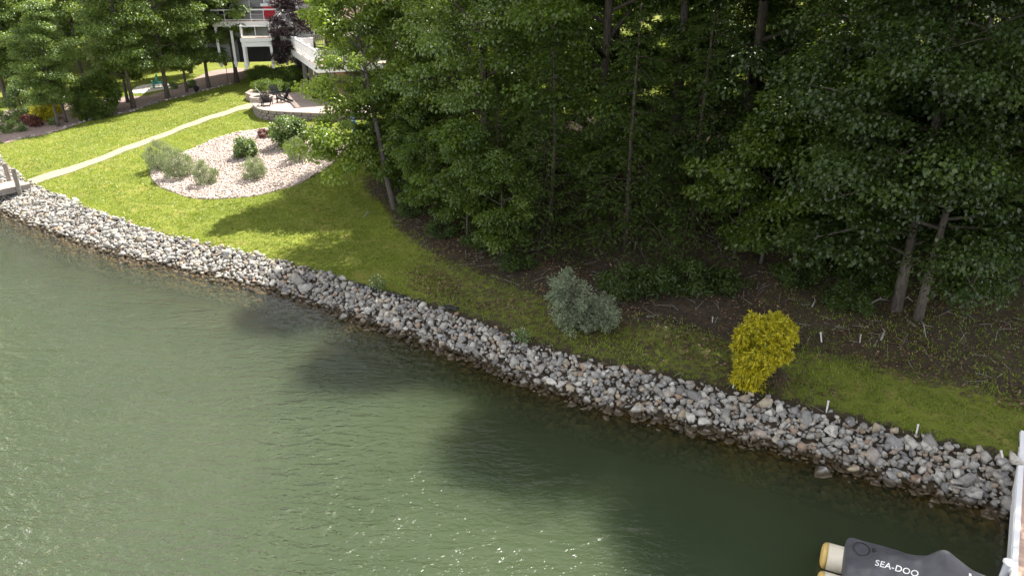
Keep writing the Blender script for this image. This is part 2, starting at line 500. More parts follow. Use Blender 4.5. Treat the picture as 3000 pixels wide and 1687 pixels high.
class MB:
    def __init__(self):
        self.v = []; self.f = []
    def add(self, vs, fs):
        b = len(self.v)
        self.v += [tuple(p) for p in vs]
        self.f += [tuple(i + b for i in q) for q in fs]
        return self
    def box(self, c, s, rz=0.0):
        hx, hy, hz = s[0] / 2, s[1] / 2, s[2] / 2
        ca, sa = math.cos(rz), math.sin(rz)
        vs = []
        for dx, dy, dz in ((-1, -1, -1), (1, -1, -1), (1, 1, -1), (-1, 1, -1), (-1, -1, 1), (1, -1, 1), (1, 1, 1), (-1, 1, 1)):
            x, y = dx * hx, dy * hy
            vs.append((c[0] + x * ca - y * sa, c[1] + x * sa + y * ca, c[2] + dz * hz))
        return self.add(vs, [(0, 3, 2, 1), (4, 5, 6, 7), (0, 1, 5, 4), (1, 2, 6, 5), (2, 3, 7, 6), (3, 0, 4, 7)])
    def bar(self, p0, p1, w, h):
        p0 = Vector(p0); p1 = Vector(p1)
        d = (p1 - p0).normalized()
        up = Vector((0, 0, 1)) if abs(d.z) < 0.95 else Vector((1, 0, 0))
        s = d.cross(up).normalized(); t = s.cross(d)
        vs = []
        for p in (p0, p1):
            for a, b in ((-1, -1), (1, -1), (1, 1), (-1, 1)):
                vs.append(p + s * (a * w / 2) + t * (b * h / 2))
        return self.add(vs, [(0, 1, 2, 3), (7, 6, 5, 4), (0, 4, 5, 1), (1, 5, 6, 2), (2, 6, 7, 3), (3, 7, 4, 0)])
    def tube(self, pts, rad, n=6):
        pts = [Vector(p) for p in pts]
        b = len(self.v)
        for i, p in enumerate(pts):
            d = (pts[min(i + 1, len(pts) - 1)] - pts[max(i - 1, 0)]).normalized()
            up = Vector((0, 0, 1)) if abs(d.z) < 0.9 else Vector((1, 0, 0))
            s = d.cross(up).normalized(); t = s.cross(d)
            for k in range(n):
                a = 2 * math.pi * k / n
                self.v.append(tuple(p + (s * math.cos(a) + t * math.sin(a)) * rad[i]))
        for i in range(len(pts) - 1):
            for k in range(n):
                k2 = (k + 1) % n
                self.f.append((b + i * n + k, b + i * n + k2, b + (i + 1) * n + k2, b + (i + 1) * n + k))
        self.f.append(tuple(b + k for k in reversed(range(n))))
        e = b + (len(pts) - 1) * n
        self.f.append(tuple(e + k for k in range(n)))
        return self
    def prism(self, poly, z0, z1):
        n = len(poly)
        vs = [(p[0], p[1], z0 if not callable(z0) else z0(p)) for p in poly] + [(p[0], p[1], z1 if not callable(z1) else z1(p)) for p in poly]
        return self.add(vs, [tuple(reversed(range(n))), tuple(range(n, 2 * n))] + [(i, (i + 1) % n, n + (i + 1) % n, n + i) for i in range(n)])
    def lathe(self, c, prof, n=16):
        b = len(self.v)
        for r, z in prof:
            for k in range(n):
                a = 2 * math.pi * k / n
                self.v.append((c[0] + r * math.cos(a), c[1] + r * math.sin(a), c[2] + z))
        for i in range(len(prof) - 1):
            for k in range(n):
                k2 = (k + 1) % n
                self.f.append((b + i * n + k, b + i * n + k2, b + (i + 1) * n + k2, b + (i + 1) * n + k))
        self.f.append(tuple(b + k for k in reversed(range(n))))
        e = b + (len(prof) - 1) * n
        self.f.append(tuple(e + k for k in range(n)))
        return self
    def mesh(self, name, smooth=False, bevel=0.0, origin=None):
        me = bpy.data.meshes.new(name)
        vs = self.v
        if origin is not None:
            vs = [(p[0] - origin[0], p[1] - origin[1], p[2] - origin[2]) for p in vs]
        me.from_pydata(vs, [], self.f)
        bm = bmesh.new(); bm.from_mesh(me)
        bmesh.ops.recalc_face_normals(bm, faces=bm.faces)
        if bevel > 0:
            bmesh.ops.bevel(bm, geom=list(bm.edges), offset=bevel, segments=1, affect='EDGES', profile=0.5)
        bm.to_mesh(me); bm.free()
        if smooth:
            for p in me.polygons: p.use_smooth = True
        me.update()
        return me
    def build(self, name, mat, parent=None, smooth=False, bevel=0.0, local=False):
        """world-coordinate shapes; under a parent they are moved into its frame unless local"""
        me = self.mesh(name, smooth, bevel)
        if parent is not None and not local:
            M = (Matrix.Translation(parent.location) @ parent.rotation_euler.to_matrix().to_4x4()).inverted()
            me.transform(M)
        return link(name, me, mat, parent)
def dup(root, loc, rz, label=None, group=None, sc=None):
    r = root.copy(); COL.objects.link(r)
    r.location = loc; r.rotation_euler = (0, 0, rz)
    if sc is not None: r.scale = (sc, sc, sc) if isinstance(sc, (int, float)) else sc
    if label: r['label'] = label
    if group: r['group'] = group
    for ch in list(root.children):
        c = ch.copy(); COL.objects.link(c); c.parent = r
        for g in list(ch.children):
            d = g.copy(); COL.objects.link(d); d.parent = c
    return r

# ------------------------------------------------------------------ ground sheet
def graded(a, b, fine, far_a, far_b):
    mid = list(np.arange(a, b + 1e-6, fine))
    lo = []; p = a; st = fine
    while p > far_a:
        st *= 1.22; p -= st; lo.append(p)
    hi = []; p = mid[-1]; st = fine
    while p < far_b:
        st *= 1.22; p += st; hi.append(p)
    return np.array(lo[::-1] + mid + hi)
gx = graded(-46, 26, 0.36, -330, 330)
gy = graded(7, 74, 0.36, -60, 460)
XX, YY = np.meshgrid(gx, gy)
SS = sdist(XX, YY)
ZZ = H(XX, YY, SS)
nx, ny = len(gx), len(gy)
idx = np.arange(nx * ny).reshape(ny, nx)
quads = np.stack([idx[:-1, :-1], idx[:-1, 1:], idx[1:, 1:], idx[1:, :-1]], -1).reshape(-1, 4)
def litter_amount(x, y, s):
    q = s - band_w(x)
    thr = np.interp(x, [-9, -6, -5, -3, 0, 2, 6, 9, 12, 30], [10, 7.4, 5.2, 3.9, 3.1, 2.6, 3.1, 2.8, 2.7, 2.4])
    a = sstep(-1.7, 0.9, q - thr) * sstep(-8.6, -6.4, x - 0.02 * (y - 30))
    a = np.maximum(a, 0.50 * sstep(-7, -2, x) * (s > 0))
    edge = (1 - sstep(0.0, 0.4, q)) * 0.75 * (s > -1.0)
    a = a * (1 - sstep(37, 40, y)) * (1 - 0.36 * sstep(6.5, 9.5, x) * (1 - sstep(7, 10, q)))
    return np.clip(a + edge, 0, 1)
lit = litter_amount(XX, YY, SS)
gme = mesh_np('ground', np.stack([XX, YY, ZZ], -1).reshape(-1, 3), quads, None, True,
              {'litter': lit.ravel(), 'bed': sstep(0.06, -0.10, ZZ).ravel()})
ground = tag(link('ground', gme, 'ground_soil'), kind='structure')

# ------------------------------------------------------------------ lake
wx = graded(-40, 24, 0.5, -330, 330); wy = graded(3, 60, 0.5, -150, 460)
WX, WY = np.meshgrid(wx, wy)
WS = sdist(WX, WY)
depth = np.maximum(0, -H(WX, WY, WS))
wi = np.arange(WX.size).reshape(WX.shape)
wq = np.stack([wi[:-1, :-1], wi[:-1, 1:], wi[1:, 1:], wi[1:, :-1]], -1).reshape(-1, 4)
keep = (np.min(np.stack([WS.ravel()[wq[:, k]] for k in range(4)], -1), -1) < 2.0)
opac = 1 - np.exp(-np.clip(depth - 0.02, 0, 9) / 0.55)
ripple = np.interp(-WS, [0, 1.5, 5, 11], [0.15, 0.30, 0.65, 1.0]) * np.interp(WX, [-20, -10, -4, 0, 3, 7], [2.0, 1.35, 0.75, 0.42, 0.25, 0.16])
ripple = np.clip(ripple, 0.06, 2)
wme = mesh_np('water', np.stack([WX, WY, np.zeros_like(WX)], -1).reshape(-1, 3), wq[keep], None, True,
              {'depth': opac.ravel(), 'ripple': ripple.ravel()})
tag(link('water', wme, 'lake_water'), kind='structure')

# ------------------------------------------------------------------ draped sheets
def in_poly(x, y, poly):
    inside = np.zeros(np.shape(x), bool)
    n = len(poly)
    for i in range(n):
        ax, ay = poly[i][:2]; bx, by = poly[(i + 1) % n][:2]
        c = ((ay > y) != (by > y))
        inside ^= c & (x < ax + (y - ay) * (bx - ax) / ((by - ay) if by != ay else 1e-9))
    return inside
def smooth_loop(pts, k=4):
    out = []
    n = len(pts)
    for i in range(n):
        p0, p1, p2, p3 = [np.array(pts[(i + j - 1) % n][:2]) for j in range(4)]
        for t in np.linspace(0, 1, k, endpoint=False):
            out.append(0.5 * ((2 * p1) + (-p0 + p2) * t + (2 * p0 - 5 * p1 + 4 * p2 - p3) * t * t + (-p0 + 3 * p1 - 3 * p2 + p3) * t ** 3))
    return out
def draped(name, poly, lift, mat, step=0.4, parent=None, thick=0.12):
    """a slab with a sharp outline that follows the ground"""
    bm = bmesh.new()
    vs = [bm.verts.new((p[0], p[1], 0)) for p in poly]
    f = bm.faces.new(vs)
    xs = [p[0] for p in poly]; ys = [p[1] for p in poly]
    for x in np.arange(min(xs), max(xs), step):
        bmesh.ops.bisect_plane(bm, geom=list(bm.verts) + list(bm.edges) + list(bm.faces), plane_co=(x, 0, 0), plane_no=(1, 0, 0))
    for y in np.arange(min(ys), max(ys), step):
        bmesh.ops.bisect_plane(bm, geom=list(bm.verts) + list(bm.edges) + list(bm.faces), plane_co=(0, y, 0), plane_no=(0, 1, 0))
    bm.verts.ensure_lookup_table()
    co = np.array([v.co[:] for v in bm.verts])
    z = H(co[:, 0], co[:, 1]) + lift
    for v, zz in zip(bm.verts, z):
        v.co.z = zz
    ret = bmesh.ops.extrude_face_region(bm, geom=list(bm.faces))
    for g in ret['geom']:
        if isinstance(g, bmesh.types.BMVert):
            g.co.z -= thick
    bmesh.ops.recalc_face_normals(bm, faces=bm.faces)
    me = bpy.data.meshes.new(name)
    bm.to_mesh(me); bm.free()
    return link(name, me, mat, parent)

path_up = [(78, 529), (250, 475), (400, 419), (520, 374), (620, 338), (700, 312), (745, 300)]
path_lo = [(745, 318), (700, 325), (620, 350), (520, 387), (400, 434), (250, 491), (105, 540)]
PATH = [G(u, v)[:2] for u, v in path_up + path_lo]
tag(draped('path', PATH, 0.035, 'path_concrete', 1.0), kind='structure')

BED_PX = [(442, 505), (463, 544), (501, 561), (551, 579), (627, 584), (703, 580), (778, 569), (841, 552), (905, 524), (968, 484), (1010, 446),
          (1030, 415), (1000, 392), (920, 374), (814, 376), (753, 381), (677, 394), (627, 410), (571, 436), (505, 462)]
BED = smooth_loop([G(u, v) for u, v in BED_PX], 4)
GARDEN_PX = [(0, 415), (60, 408), (160, 388), (235, 362), (300, 345), (380, 330), (470, 300), (560, 278), (640, 256), (690, 243),
             (735, 218), (700, 200), (610, 212), (560, 238), (500, 262), (430, 282), (340, 288), (200, 300), (60, 320), (0, 335)]
GARDEN = smooth_loop([G(u, v) for u, v in GARDEN_PX], 3)
garden = tag(draped('garden_bed', GARDEN, 0.03, 'garden_mulch', 0.8), kind='structure')

# ------------------------------------------------------------------ patio terrace level
PATIO_Z = 2.35
patio_px = [(757, 309), (775, 320), (815, 325), (870, 328), (940, 331), (1010, 334), (1080, 330)]
PF = [Pz(u, v, PATIO_Z)[:2] for u, v in patio_px]
left_back = [Pz(u, v, PATIO_Z)[:2] for u, v in [(840, 266), (735, 262), (718, 272), (762, 289), (752, 297)]]
PATIO = PF + [PF[-1] + np.array([1.5, 9.0])] + [np.array(p) for p in left_back]

# ------------------------------------------------------------------ grass
def scatter(n, x0, x1, y0, y1, rng):
    x = rng.uniform(x0, x1, n); y = rng.uniform(y0, y1, n)
    return x, y
rg = np.random.default_rng(11)
gxs, gys = scatter(420000, -44, 18, 12, 72, rg)
gs = sdist(gxs, gys)
gl = litter_amount(gxs, gys, gs)
pxl = np.hypot(gxs, gys)
ok = (gs > band_w(gxs) + 0.02) & (rg.random(len(gxs)) > gl * 1.02)
ok &= ~in_poly(gxs, gys, PATH) & ~in_poly(gxs, gys, BED) & ~in_poly(gxs, gys, GARDEN) & ~in_poly(gxs, gys, PATIO)
ok &= (np.abs(gxs) < 0.75 * gys + 1.5) & (rg.random(len(gxs)) < np.clip(34 / pxl, 0.25, 1.0))
gxs, gys = gxs[ok], gys[ok]
gzs = H(gxs, gys)
n = len(gxs)
NB = 3
clump = 0.5 + 0.5 * np.sin(gxs * 1.1 + 2 * np.sin(gys * 0.6)) * np.sin(gys * 1.3 + gxs * 0.4)
clump2 = 0.5 + 0.5 * np.sin(gxs * 0.37 + 1.3 * np.sin(gys * 0.29)) * np.sin(gys * 0.43 - gxs * 0.21)
V = np.zeros((n, NB, 3, 3)); T = np.zeros((n, NB, 3))
for b in range(NB):
    a = rg.uniform(0, 6.283, n); ln = rg.uniform(0.05, 0.11, n) * (0.75 + 0.5 * clump); lean = rg.uniform(0.3, 1.1, n)
    ox, oy = rg.normal(0, 0.06, n), rg.normal(0, 0.06, n)
    wv = rg.uniform(0.012, 0.022, n)
    bx, by = gxs + ox, gys + oy
    V[:, b, 0] = np.stack([bx - np.sin(a) * wv, by + np.cos(a) * wv, gzs - 0.01], -1)
    V[:, b, 1] = np.stack([bx + np.sin(a) * wv, by - np.cos(a) * wv, gzs - 0.01], -1)
    V[:, b, 2] = np.stack([bx + np.cos(a) * ln * lean, by + np.sin(a) * ln * lean, gzs + ln * 0.75], -1)
    T[:, b, :] = np.clip(0.15 + 0.45 * clump + 0.35 * clump2 + rg.normal(0, 0.16, n), 0, 1)[:, None]
gme2 = mesh_np('grass', V.reshape(-1, 3), np.arange(n * NB * 3).reshape(-1, 3), T.ravel())
tag(link('grass', gme2, 'grass_blade'), 'short yellow green lawn grass covering the bank', 'grass', kind='stuff')

# ------------------------------------------------------------------ stones
def hull_proto(seed, npts, flat, angular=True):
    rr = np.random.default_rng(seed)
    p = rr.normal(size=(npts, 3)); p /= np.linalg.norm(p, axis=1)[:, None]
    p *= rr.uniform(0.82, 1.0, (npts, 1))
    p *= np.array([1.0, rr.uniform(0.6, 0.9), flat])
    bm = bmesh.new()
    for q in p: bm.verts.new(q)
    r = bmesh.ops.convex_hull(bm, input=list(bm.verts))
    bmesh.ops.delete(bm, geom=[g for g in r['geom_interior'] if isinstance(g, bmesh.types.BMVert)], context='VERTS')
    bmesh.ops.triangulate(bm, faces=bm.faces)
    bm.verts.ensure_lookup_table(); bm.verts.index_update()
    V = np.array([v.co[:] for v in bm.verts]); Fc = np.array([[v.index for v in f.verts] for f in bm.faces])
    bm.free()
    return V, Fc
def rand_rot(rng, n, tilt):
    az = rng.uniform(0, 2 * math.pi, n); ax = rng.normal(0, tilt, n); ay = rng.normal(0, tilt, n)
    out = np.zeros((n, 3, 3))
    for i in range(n):
        out[i] = np.array((Matrix.Rotation(ax[i], 3, 'X') @ Matrix.Rotation(ay[i], 3, 'Y') @ Matrix.Rotation(az[i], 3, 'Z')))
    return out
def joined_stones(protos, pos, size, rots, tints):
    Vs, Fs, Ts = [], [], []
    b = 0
    for i in range(len(pos)):
        v, f = protos[i % len(protos)]
        w = (v * size[i]) @ rots[i].T + pos[i]
        Vs.append(w); Fs.append(f + b); Ts.append(np.full(len(w), tints[i])); b += len(w)
    return np.vstack(Vs), np.vstack(Fs), np.concatenate(Ts)

rr = np.random.default_rng(21)
PROTO = [hull_proto(100 + i, 9 + i % 5, 0.45 + 0.35 * rr.random()) for i in range(16)]
seg = np.hypot(*(SH[1:] - SH[:-1]).T)
cum = np.concatenate([[0], np.cumsum(seg)])
i0, i1 = 3, len(SH) - 4           # part of the shore that carries stones
ts = []
rows = []
t = cum[i0]
while t < cum[i1 + 1]:
    k = min(np.searchsorted(cum, t, 'right') - 1, len(seg) - 1)
    a = (t - cum[k]) / seg[k]
    p = SH[k] * (1 - a) + SH[k + 1] * a
    d = (SH[k + 1] - SH[k]) / seg[k]
    nrm = np.array([-d[1], d[0]])
    w = float(band_w(p[0]))
    for sv in np.arange(-1.15, w + 0.12, 0.096):
        rows.append((*(p + nrm * (sv + rr.normal(0, 0.06)) + d * rr.normal(0, 0.06)), sv, w))
    t += 0.096
rows = np.array(rows)
# keep the boulders where they would be seen or shade what is seen
rs = sdist(rows[:, 0], rows[:, 1])
keepr = (np.abs(rows[:, 0]) < 0.76 * rows[:, 1] + 4) & (rs > -1.4) & (rs < rows[:, 3] + 0.25) & (rows[:, 0] > -52)
rows, rs = rows[keepr], rs[keepr]
edge_top = rs > rows[:, 3] - 0.05
drop_top = edge_top & (rr.random(len(rs)) < 0.5)
rows, rs = rows[~drop_top], rs[~drop_top]
nR = len(rows)
rsize = np.exp(rr.normal(math.log(0.096), 0.40, nR)).clip(0.045, 0.26) * np.interp(rows[:, 0], [-10, 8], [1.0, 1.14])
big = rr.random(nR) < 0.035
rsize[big] *= 1.5
rz_ = H(rows[:, 0], rows[:, 1], rs) + rr.uniform(-0.04, 0.10, nR)
rpos = np.stack([rows[:, 0], rows[:, 1], rz_], -1)
rrot = rand_rot(rr, nR, 0.55)
rtint = rr.random(nR)
bank = thing('riprap_bank', 'long sloping bank of loose grey broken stones along the waterline', 'stone bank', tuple(np.append(shore_near[9], 0.0)))
bl = np.array(bank.location)
depthcam = (rpos - CAM) @ np.array([0, CP, -SP])
uu = (rpos[:, 0] - CAM[0]) / depthcam * F_PX + CU
vv = CV - ((rpos - CAM) @ np.array([0, SP, CP])) / depthcam * F_PX
vis = (uu > 15) & (uu < 2950) & (vv < 1670) & (rpos[:, 2] > 0.1)
score = np.where(vis, rsize / depthcam, 0)
top300 = set(np.argsort(-score)[:300].tolist())
rest = np.array([i for i in range(nR) if i not in top300])
v, f, tt = joined_stones(PROTO, rpos[rest] - bl, rsize[rest], rrot[rest], rtint[rest])
tag(link('stone_mass', mesh_np('stone_mass', v, f, tt), 'riprap_stone', bank), kind='stuff')
pm = []
for i, (v, f) in enumerate(PROTO):
    me = mesh_np('stone', v, f, np.full(len(v), 0.0)); me.materials.append(MATS['riprap_stone']); pm.append(me)
for j, i in enumerate(sorted(top300)):
    o = bpy.data.objects.new('stone', pm[j % len(pm)])
    COL.objects.link(o); o.parent = bank
    o.location = rpos[i] - bl
    o.scale = [rsize[i]] * 3
    o.rotation_euler = Matrix(rrot[i].tolist()).to_euler()

# stone-mulched island bed
bedc = np.mean(np.array(BED), 0)
bed = thing('stone_bed', 'kidney shaped island bed of pale pinkish stones in the lawn', 'flower bed', (bedc[0], bedc[1], Hf(*bedc)))
o = draped('bed_base', BED, 0.02, 'bed_soil', 0.6)
o.data.transform(Matrix.Translation(-bed.location)); o.parent = bed
bx0, by0 = np.min(BED, 0); bx1, by1 = np.max(BED, 0)
cx, cy = scatter(26000, bx0, bx1, by0, by1, rr)
k = in_poly(cx, cy, BED); cx, cy = cx[k], cy[k]
CH = [hull_proto(300 + i, 7, 0.45) for i in range(10)]
nc = len(cx)
cpos = np.stack([cx, cy, H(cx, cy) + 0.03 + rr.uniform(0, 0.05, nc)], -1) - np.array(bed.location)
v, f, tt = joined_stones(CH, cpos, rr.uniform(0.05, 0.11, nc), rand_rot(rr, nc, 0.45), rr.random(nc))
tag(link('pale_stones', mesh_np('pale_stones', v, f, tt), 'bed_stone', bed), kind='stuff')

# ------------------------------------------------------------------ foliage
def unit(a):
    return a / np.maximum(np.linalg.norm(a, axis=-1, keepdims=True), 1e-9)
def leaf_mesh(name, pos, nrm, drv, L, W, tint, fold=0.18):
    nrm = unit(nrm)
    d = unit(drv - (drv * nrm).sum(-1, keepdims=True) * nrm)
    b = np.cross(nrm, d)
    L = L[:, None]; W = W[:, None]
    v = np.stack([pos, pos + d * L * 0.45 + b * W * 0.5 + nrm * W * fold, pos + d * L - nrm * L * 0.08, pos + d * L * 0.45 - b * W * 0.5 + nrm * W * fold], 1)
    n = len(pos)
    base = np.arange(n)[:, None] * 4
    f = np.concatenate([base + np.array([[0, 2, 1]]), base + np.array([[0, 3, 2]])], 0)
    return mesh_np(name, v.reshape(-1, 3), f, np.repeat(tint, 4))
def clump_leaves(rng, centers, radii, per, flat, leaf, aspect=0.6, up=0.7, droop=0.25, axis=None, shell=0.6):
    centers = np.asarray(centers); radii = np.asarray(radii)
    n = len(centers) * per
    ci = np.repeat(np.arange(len(centers)), per)
    p = unit(rng.normal(size=(n, 3)))
    r = rng.uniform(0.05, 1, n) ** shell
    off = p * r[:, None] * radii[ci][:, None] * np.array([1, 1, flat])
    pos = centers[ci] + off
    nrm = np.array([0, 0, up]) + p * 0.55 + rng.normal(0, 0.48, (n, 3))
    outw = p.copy()
    if axis is not None:
        o2 = centers[ci] - axis; o2[:, 2] *= 0.2
        outw = outw + unit(o2) * 0.7
    drv = outw + np.array([0, 0, -droop]) + rng.normal(0, 0.4, (n, 3))
    L = leaf * rng.uniform(0.7, 1.3, n); W = L * aspect * rng.uniform(0.8, 1.2, n)
    ct = rng.normal(0.5, 0.17, len(centers))
    tint = np.clip(ct[ci] + rng.normal(0, 0.16, n), 0, 1)
    return pos, nrm, drv, L, W, tint
def deciduous(name, seed, Ht, R, cb, nb, sub, per, leaf, rc, lean=0.03, trunk_r=None, bark_m='bark_brown', leaf_m='leaf_forest', peak=0.4, flat=0.55, lift=0.55, aspect=0.6):
    rng = np.random.default_rng(seed)
    tr = trunk_r or Ht * 0.0125
    m = MB()
    npt = 9
    ang = rng.uniform(0, 6.28)
    ax = []
    for i in range(npt):
        t = i / (npt - 1)
        ax.append(np.array([math.cos(ang) * lean * Ht * t * t + rng.normal(0, 0.012) * Ht * t * 0.4, math.sin(ang) * lean * Ht * t * t + rng.normal(0, 0.012) * Ht * t * 0.4, -0.35 + (Ht * 0.93 + 0.35) * t]))
    ax = np.array(ax)
    m.tube(ax, [tr * (1.35 if i == 0 else 1.0) * (1 - 0.86 * i / (npt - 1)) for i in range(npt)], 8)
    def axis_at(h):
        return np.array([np.interp(h, ax[:, 2], ax[:, j]) for j in range(3)])
    centers, radii = [], []
    for i in range(nb):
        t = (i + rng.uniform(0, 0.9)) / nb
        h = Ht * (cb + (0.95 - cb) * t)
        prof = 0.6 + 0.4 * (t / peak) if t < peak else max(0.12, (1 - (t - peak) / (1.03 - peak)) ** 0.75)
        ln = R * prof * rng.uniform(0.58, 1.2)
        a = i * 2.39996 + rng.normal(0, 0.35)
        el = lift * (0.25 + 0.9 * t) + rng.normal(0, 0.12)
        d = np.array([math.cos(a) * math.cos(el), math.sin(a) * math.cos(el), math.sin(el)])
        b0 = axis_at(h)
        sag = np.array([0, 0, -0.10 * ln])
        b1 = b0 + d * ln * 0.5 + np.array([0, 0, 0.05 * ln]); b2 = b0 + d * ln + sag
        br = tr * (1 - 0.85 * h / Ht) * 0.42 + 0.012
        m.tube([b0, b1, b2], [br, br * 0.62, 0.008], 5)
        for k in range(sub):
            f = 0.32 + 0.68 * (k + rng.uniform(0, 1)) / sub
            q = (b0 * (1 - f) ** 2 + 2 * b1 * f * (1 - f) + b2 * f * f)
            side = np.cross(d, [0, 0, 1]); side /= max(np.linalg.norm(side), 1e-6)
            q2 = q + side * rng.normal(0, 0.30) * ln * (1.05 - 0.5 * f) + np.array([0, 0, rng.normal(0.05, 0.09) * ln])
            if k % 2 == 0:
                m.tube([q, (q + q2) / 2 + np.array([0, 0, 0.04]), q2], [br * 0.35 + 0.006, br * 0.2 + 0.005, 0.004], 3)
            centers.append(q2); radii.append(rc * rng.uniform(0.65, 1.25))
    centers.append(axis_at(Ht * 0.95)); radii.append(rc)
    axp = np.array([0, 0, Ht * 0.5])
    pos, nrm, drv, L, W, tint = clump_leaves(rng, centers, radii, per, flat, leaf, aspect, axis=axp)
    cm = leaf_mesh(name + '_crown', pos, nrm, drv, L, W, tint)
    cm.materials.append(MATS[leaf_m])
    tm = m.mesh(name + '_trunk', smooth=True); tm.materials.append(MATS[bark_m])
    return tm, cm
def hemlock(name, seed, Ht, R, per_branch=420):
    rng = np.random.default_rng(seed)
    m = MB()
    m.tube([(0, 0, -0.3), (rng.normal(0, 0.1), rng.normal(0, 0.1), Ht * 0.5), (0, 0, Ht)], [Ht * 0.012, Ht * 0.008, 0.01], 7)
    P_, N_, D_, L_, W_, T_ = [], [], [], [], [], []
    nb = 58
    for i in range(nb):
        t = (i + rng.uniform(0, 0.8)) / nb
        h = Ht * (0.03 + 0.96 * t)
        ln = R * (1 - t) ** 0.75 * rng.uniform(0.75, 1.15) + 0.15
        a = i * 2.39996 + rng.normal(0, 0.2)
        dh = np.array([math.cos(a), math.sin(a), 0.0])
        el0 = 0.30 - 0.05 * t
        droop = 0.55
        side = np.array([-dh[1], dh[0], 0])
        pts = []
        for f in (0, 0.35, 0.7, 1.0):
            pts.append(np.array([0, 0, h]) + dh * ln * f + np.array([0, 0, ln * (el0 * f - droop * f * f)]))
        m.tube(pts, [0.028, 0.018, 0.01, 0.003], 4)
        nl = int(per_branch * (0.25 + 0.75 * ln / R))
        nsp = 11
        f = rng.integers(1, nsp + 1, nl) / nsp
        sgn = rng.choice([-1, 1], nl)
        g = rng.uniform(0, 1, nl)
        span = ln * 0.42 * (1.08 - f) + 0.14
        lat = g * span
        base = np.array([0, 0, h])[None] + dh[None] * (ln * f + lat * 0.55)[:, None] + side[None] * (sgn * lat)[:, None]
        z = ln * (el0 * f - droop * f * f) - lat * 0.30 + rng.normal(0, 0.025, nl)
        base[:, 2] += z
        P_.append(base)
        N_.append(np.array([0, 0, 1.0])[None] + rng.normal(0, 0.35, (nl, 3)))
        D_.append(dh[None] * 0.8 + side[None] * (sgn * 0.75)[:, None] + np.array([0, 0, -0.45])[None] + rng.normal(0, 0.35, (nl, 3)))
        Lh = rng.uniform(0.10, 0.19, nl); L_.append(Lh); W_.append(Lh * rng.uniform(0.22, 0.36, nl))
        T_.append(np.clip(0.25 + 0.55 * g + rng.normal(0, 0.15, nl), 0, 1))
    cm = leaf_mesh(name + '_crown', np.vstack(P_), np.vstack(N_), np.vstack(D_), np.concatenate(L_), np.concatenate(W_), np.concatenate(T_), 0.05)
    cm.materials.append(MATS['leaf_hemlock'])
    tm = m.mesh(name + '_trunk', smooth=True); tm.materials.append(MATS['bark_brown'])
    return tm, cm
def shrub(name, seed, R, Ht, stems, nclump, per, leaf, rc, leaf_m, aspect=0.5, flat=0.8, up=0.5, bark_m='bark_brown', top=0.55, base_gap=0.12, upright=0.0):
    rng = np.random.default_rng(seed)
    m = MB(); centers, radii = [], []
    for i in range(nclump):
        t = rng.uniform(0, 1)
        z = Ht * (base_gap + (1 - base_gap) * t)
        prof = math.sqrt(max(0.02, 1 - ((t - (1 - top)) / (top if t > (1 - top) else (1 - top) * 1.25)) ** 2))
        a = rng.uniform(0, 6.283); r = R * prof * math.sqrt(rng.uniform(0.15, 1.0))
        c = np.array([math.cos(a) * r, math.sin(a) * r, z])
        centers.append(c); radii.append(rc * rng.uniform(0.6, 1.3))
        if i < stems:
            m.tube([(0.08 * math.cos(a), 0.08 * math.sin(a), -0.15), c * np.array([0.55, 0.55, 0.5]), c], [0.022, 0.014, 0.004], 4)
    pos, nrm, drv, L, W, tint = clump_leaves(rng, centers, radii, per, flat, leaf, aspect, up=up, axis=np.array([0, 0, Ht * 0.4]), shell=0.5)
    if upright:
        drv[:, 2] += upright
        nrm[:, 2] *= 0.3
    k = pos[:, 2] > 0.02
    cm = leaf_mesh(name + '_foliage', pos[k], nrm[k], drv[k], L[k], W[k], tint[k])
    cm.materials.append(MATS[leaf_m])
    tm = m.mesh(name + '_stem', smooth=True); tm.materials.append(MATS[bark_m])
    return tm, cm
def place(name, proto, loc, rz, sc, label, cat, group=None, parts=('trunk', 'crown'), mats=None, tilt=None):
    t = thing(name, label, cat, tuple(loc), rz, group)
    t.scale = (sc, sc, sc) if isinstance(sc, (int, float)) else sc
    if tilt: t.rotation_euler = (tilt[0], tilt[1], rz)
    for pn, me, mt in zip(parts, proto, mats or (None, None)):
        o = bpy.data.objects.new(pn, me); COL.objects.link(o); o.parent = t
        if mt:
            o.material_slots[0].link = 'OBJECT'; o.material_slots[0].material = MATS[mt]
    return t

OAK = [deciduous('oak%d' % i, 40 + i, 16.5, 4.6, 0.05, 36, 6, 330, 0.14, 1.0, leaf_m='leaf_forest', flat=0.40) for i in range(4)]
BROAD = [deciduous('broad%d' % i, 60 + i, 16.5, 4.9, 0.11, 42, 6, 400, 0.115, 0.95, lift=0.42, flat=0.42, leaf_m='leaf_broad', aspect=0.8, trunk_r=0.135, lean=0.05, bark_m='bark_grey') for i in range(2)]
ROWT = [deciduous('row%d' % i, 80 + i, 14.0, 4.0, 0.17, 30, 6, 230, 0.17, 0.88, flat=0.45, leaf_m='leaf_row', bark_m='bark_grey') for i in range(3)]
ROWH = deciduous('rowh', 88, 14.0, 3.4, 0.27, 26, 5, 190, 0.18, 0.66, leaf_m='leaf_row', bark_m='bark_brown')
HEM = [hemlock('hemlock%d' % i, 90 + i, 9.0, 3.0, 520) for i in range(2)]
UNDER = [deciduous('under%d' % i, 95 + i, 5.5, 2.6, 0.12, 20, 5, 170, 0.15, 0.55, leaf_m='leaf_forest', trunk_r=0.06, bark_m='bark_grey', lift=0.6) for i in range(2)]

def at(x, y):
    return (x, y, Hf(x, y))
def pxg(u, v):
    return tuple(G(u, v))

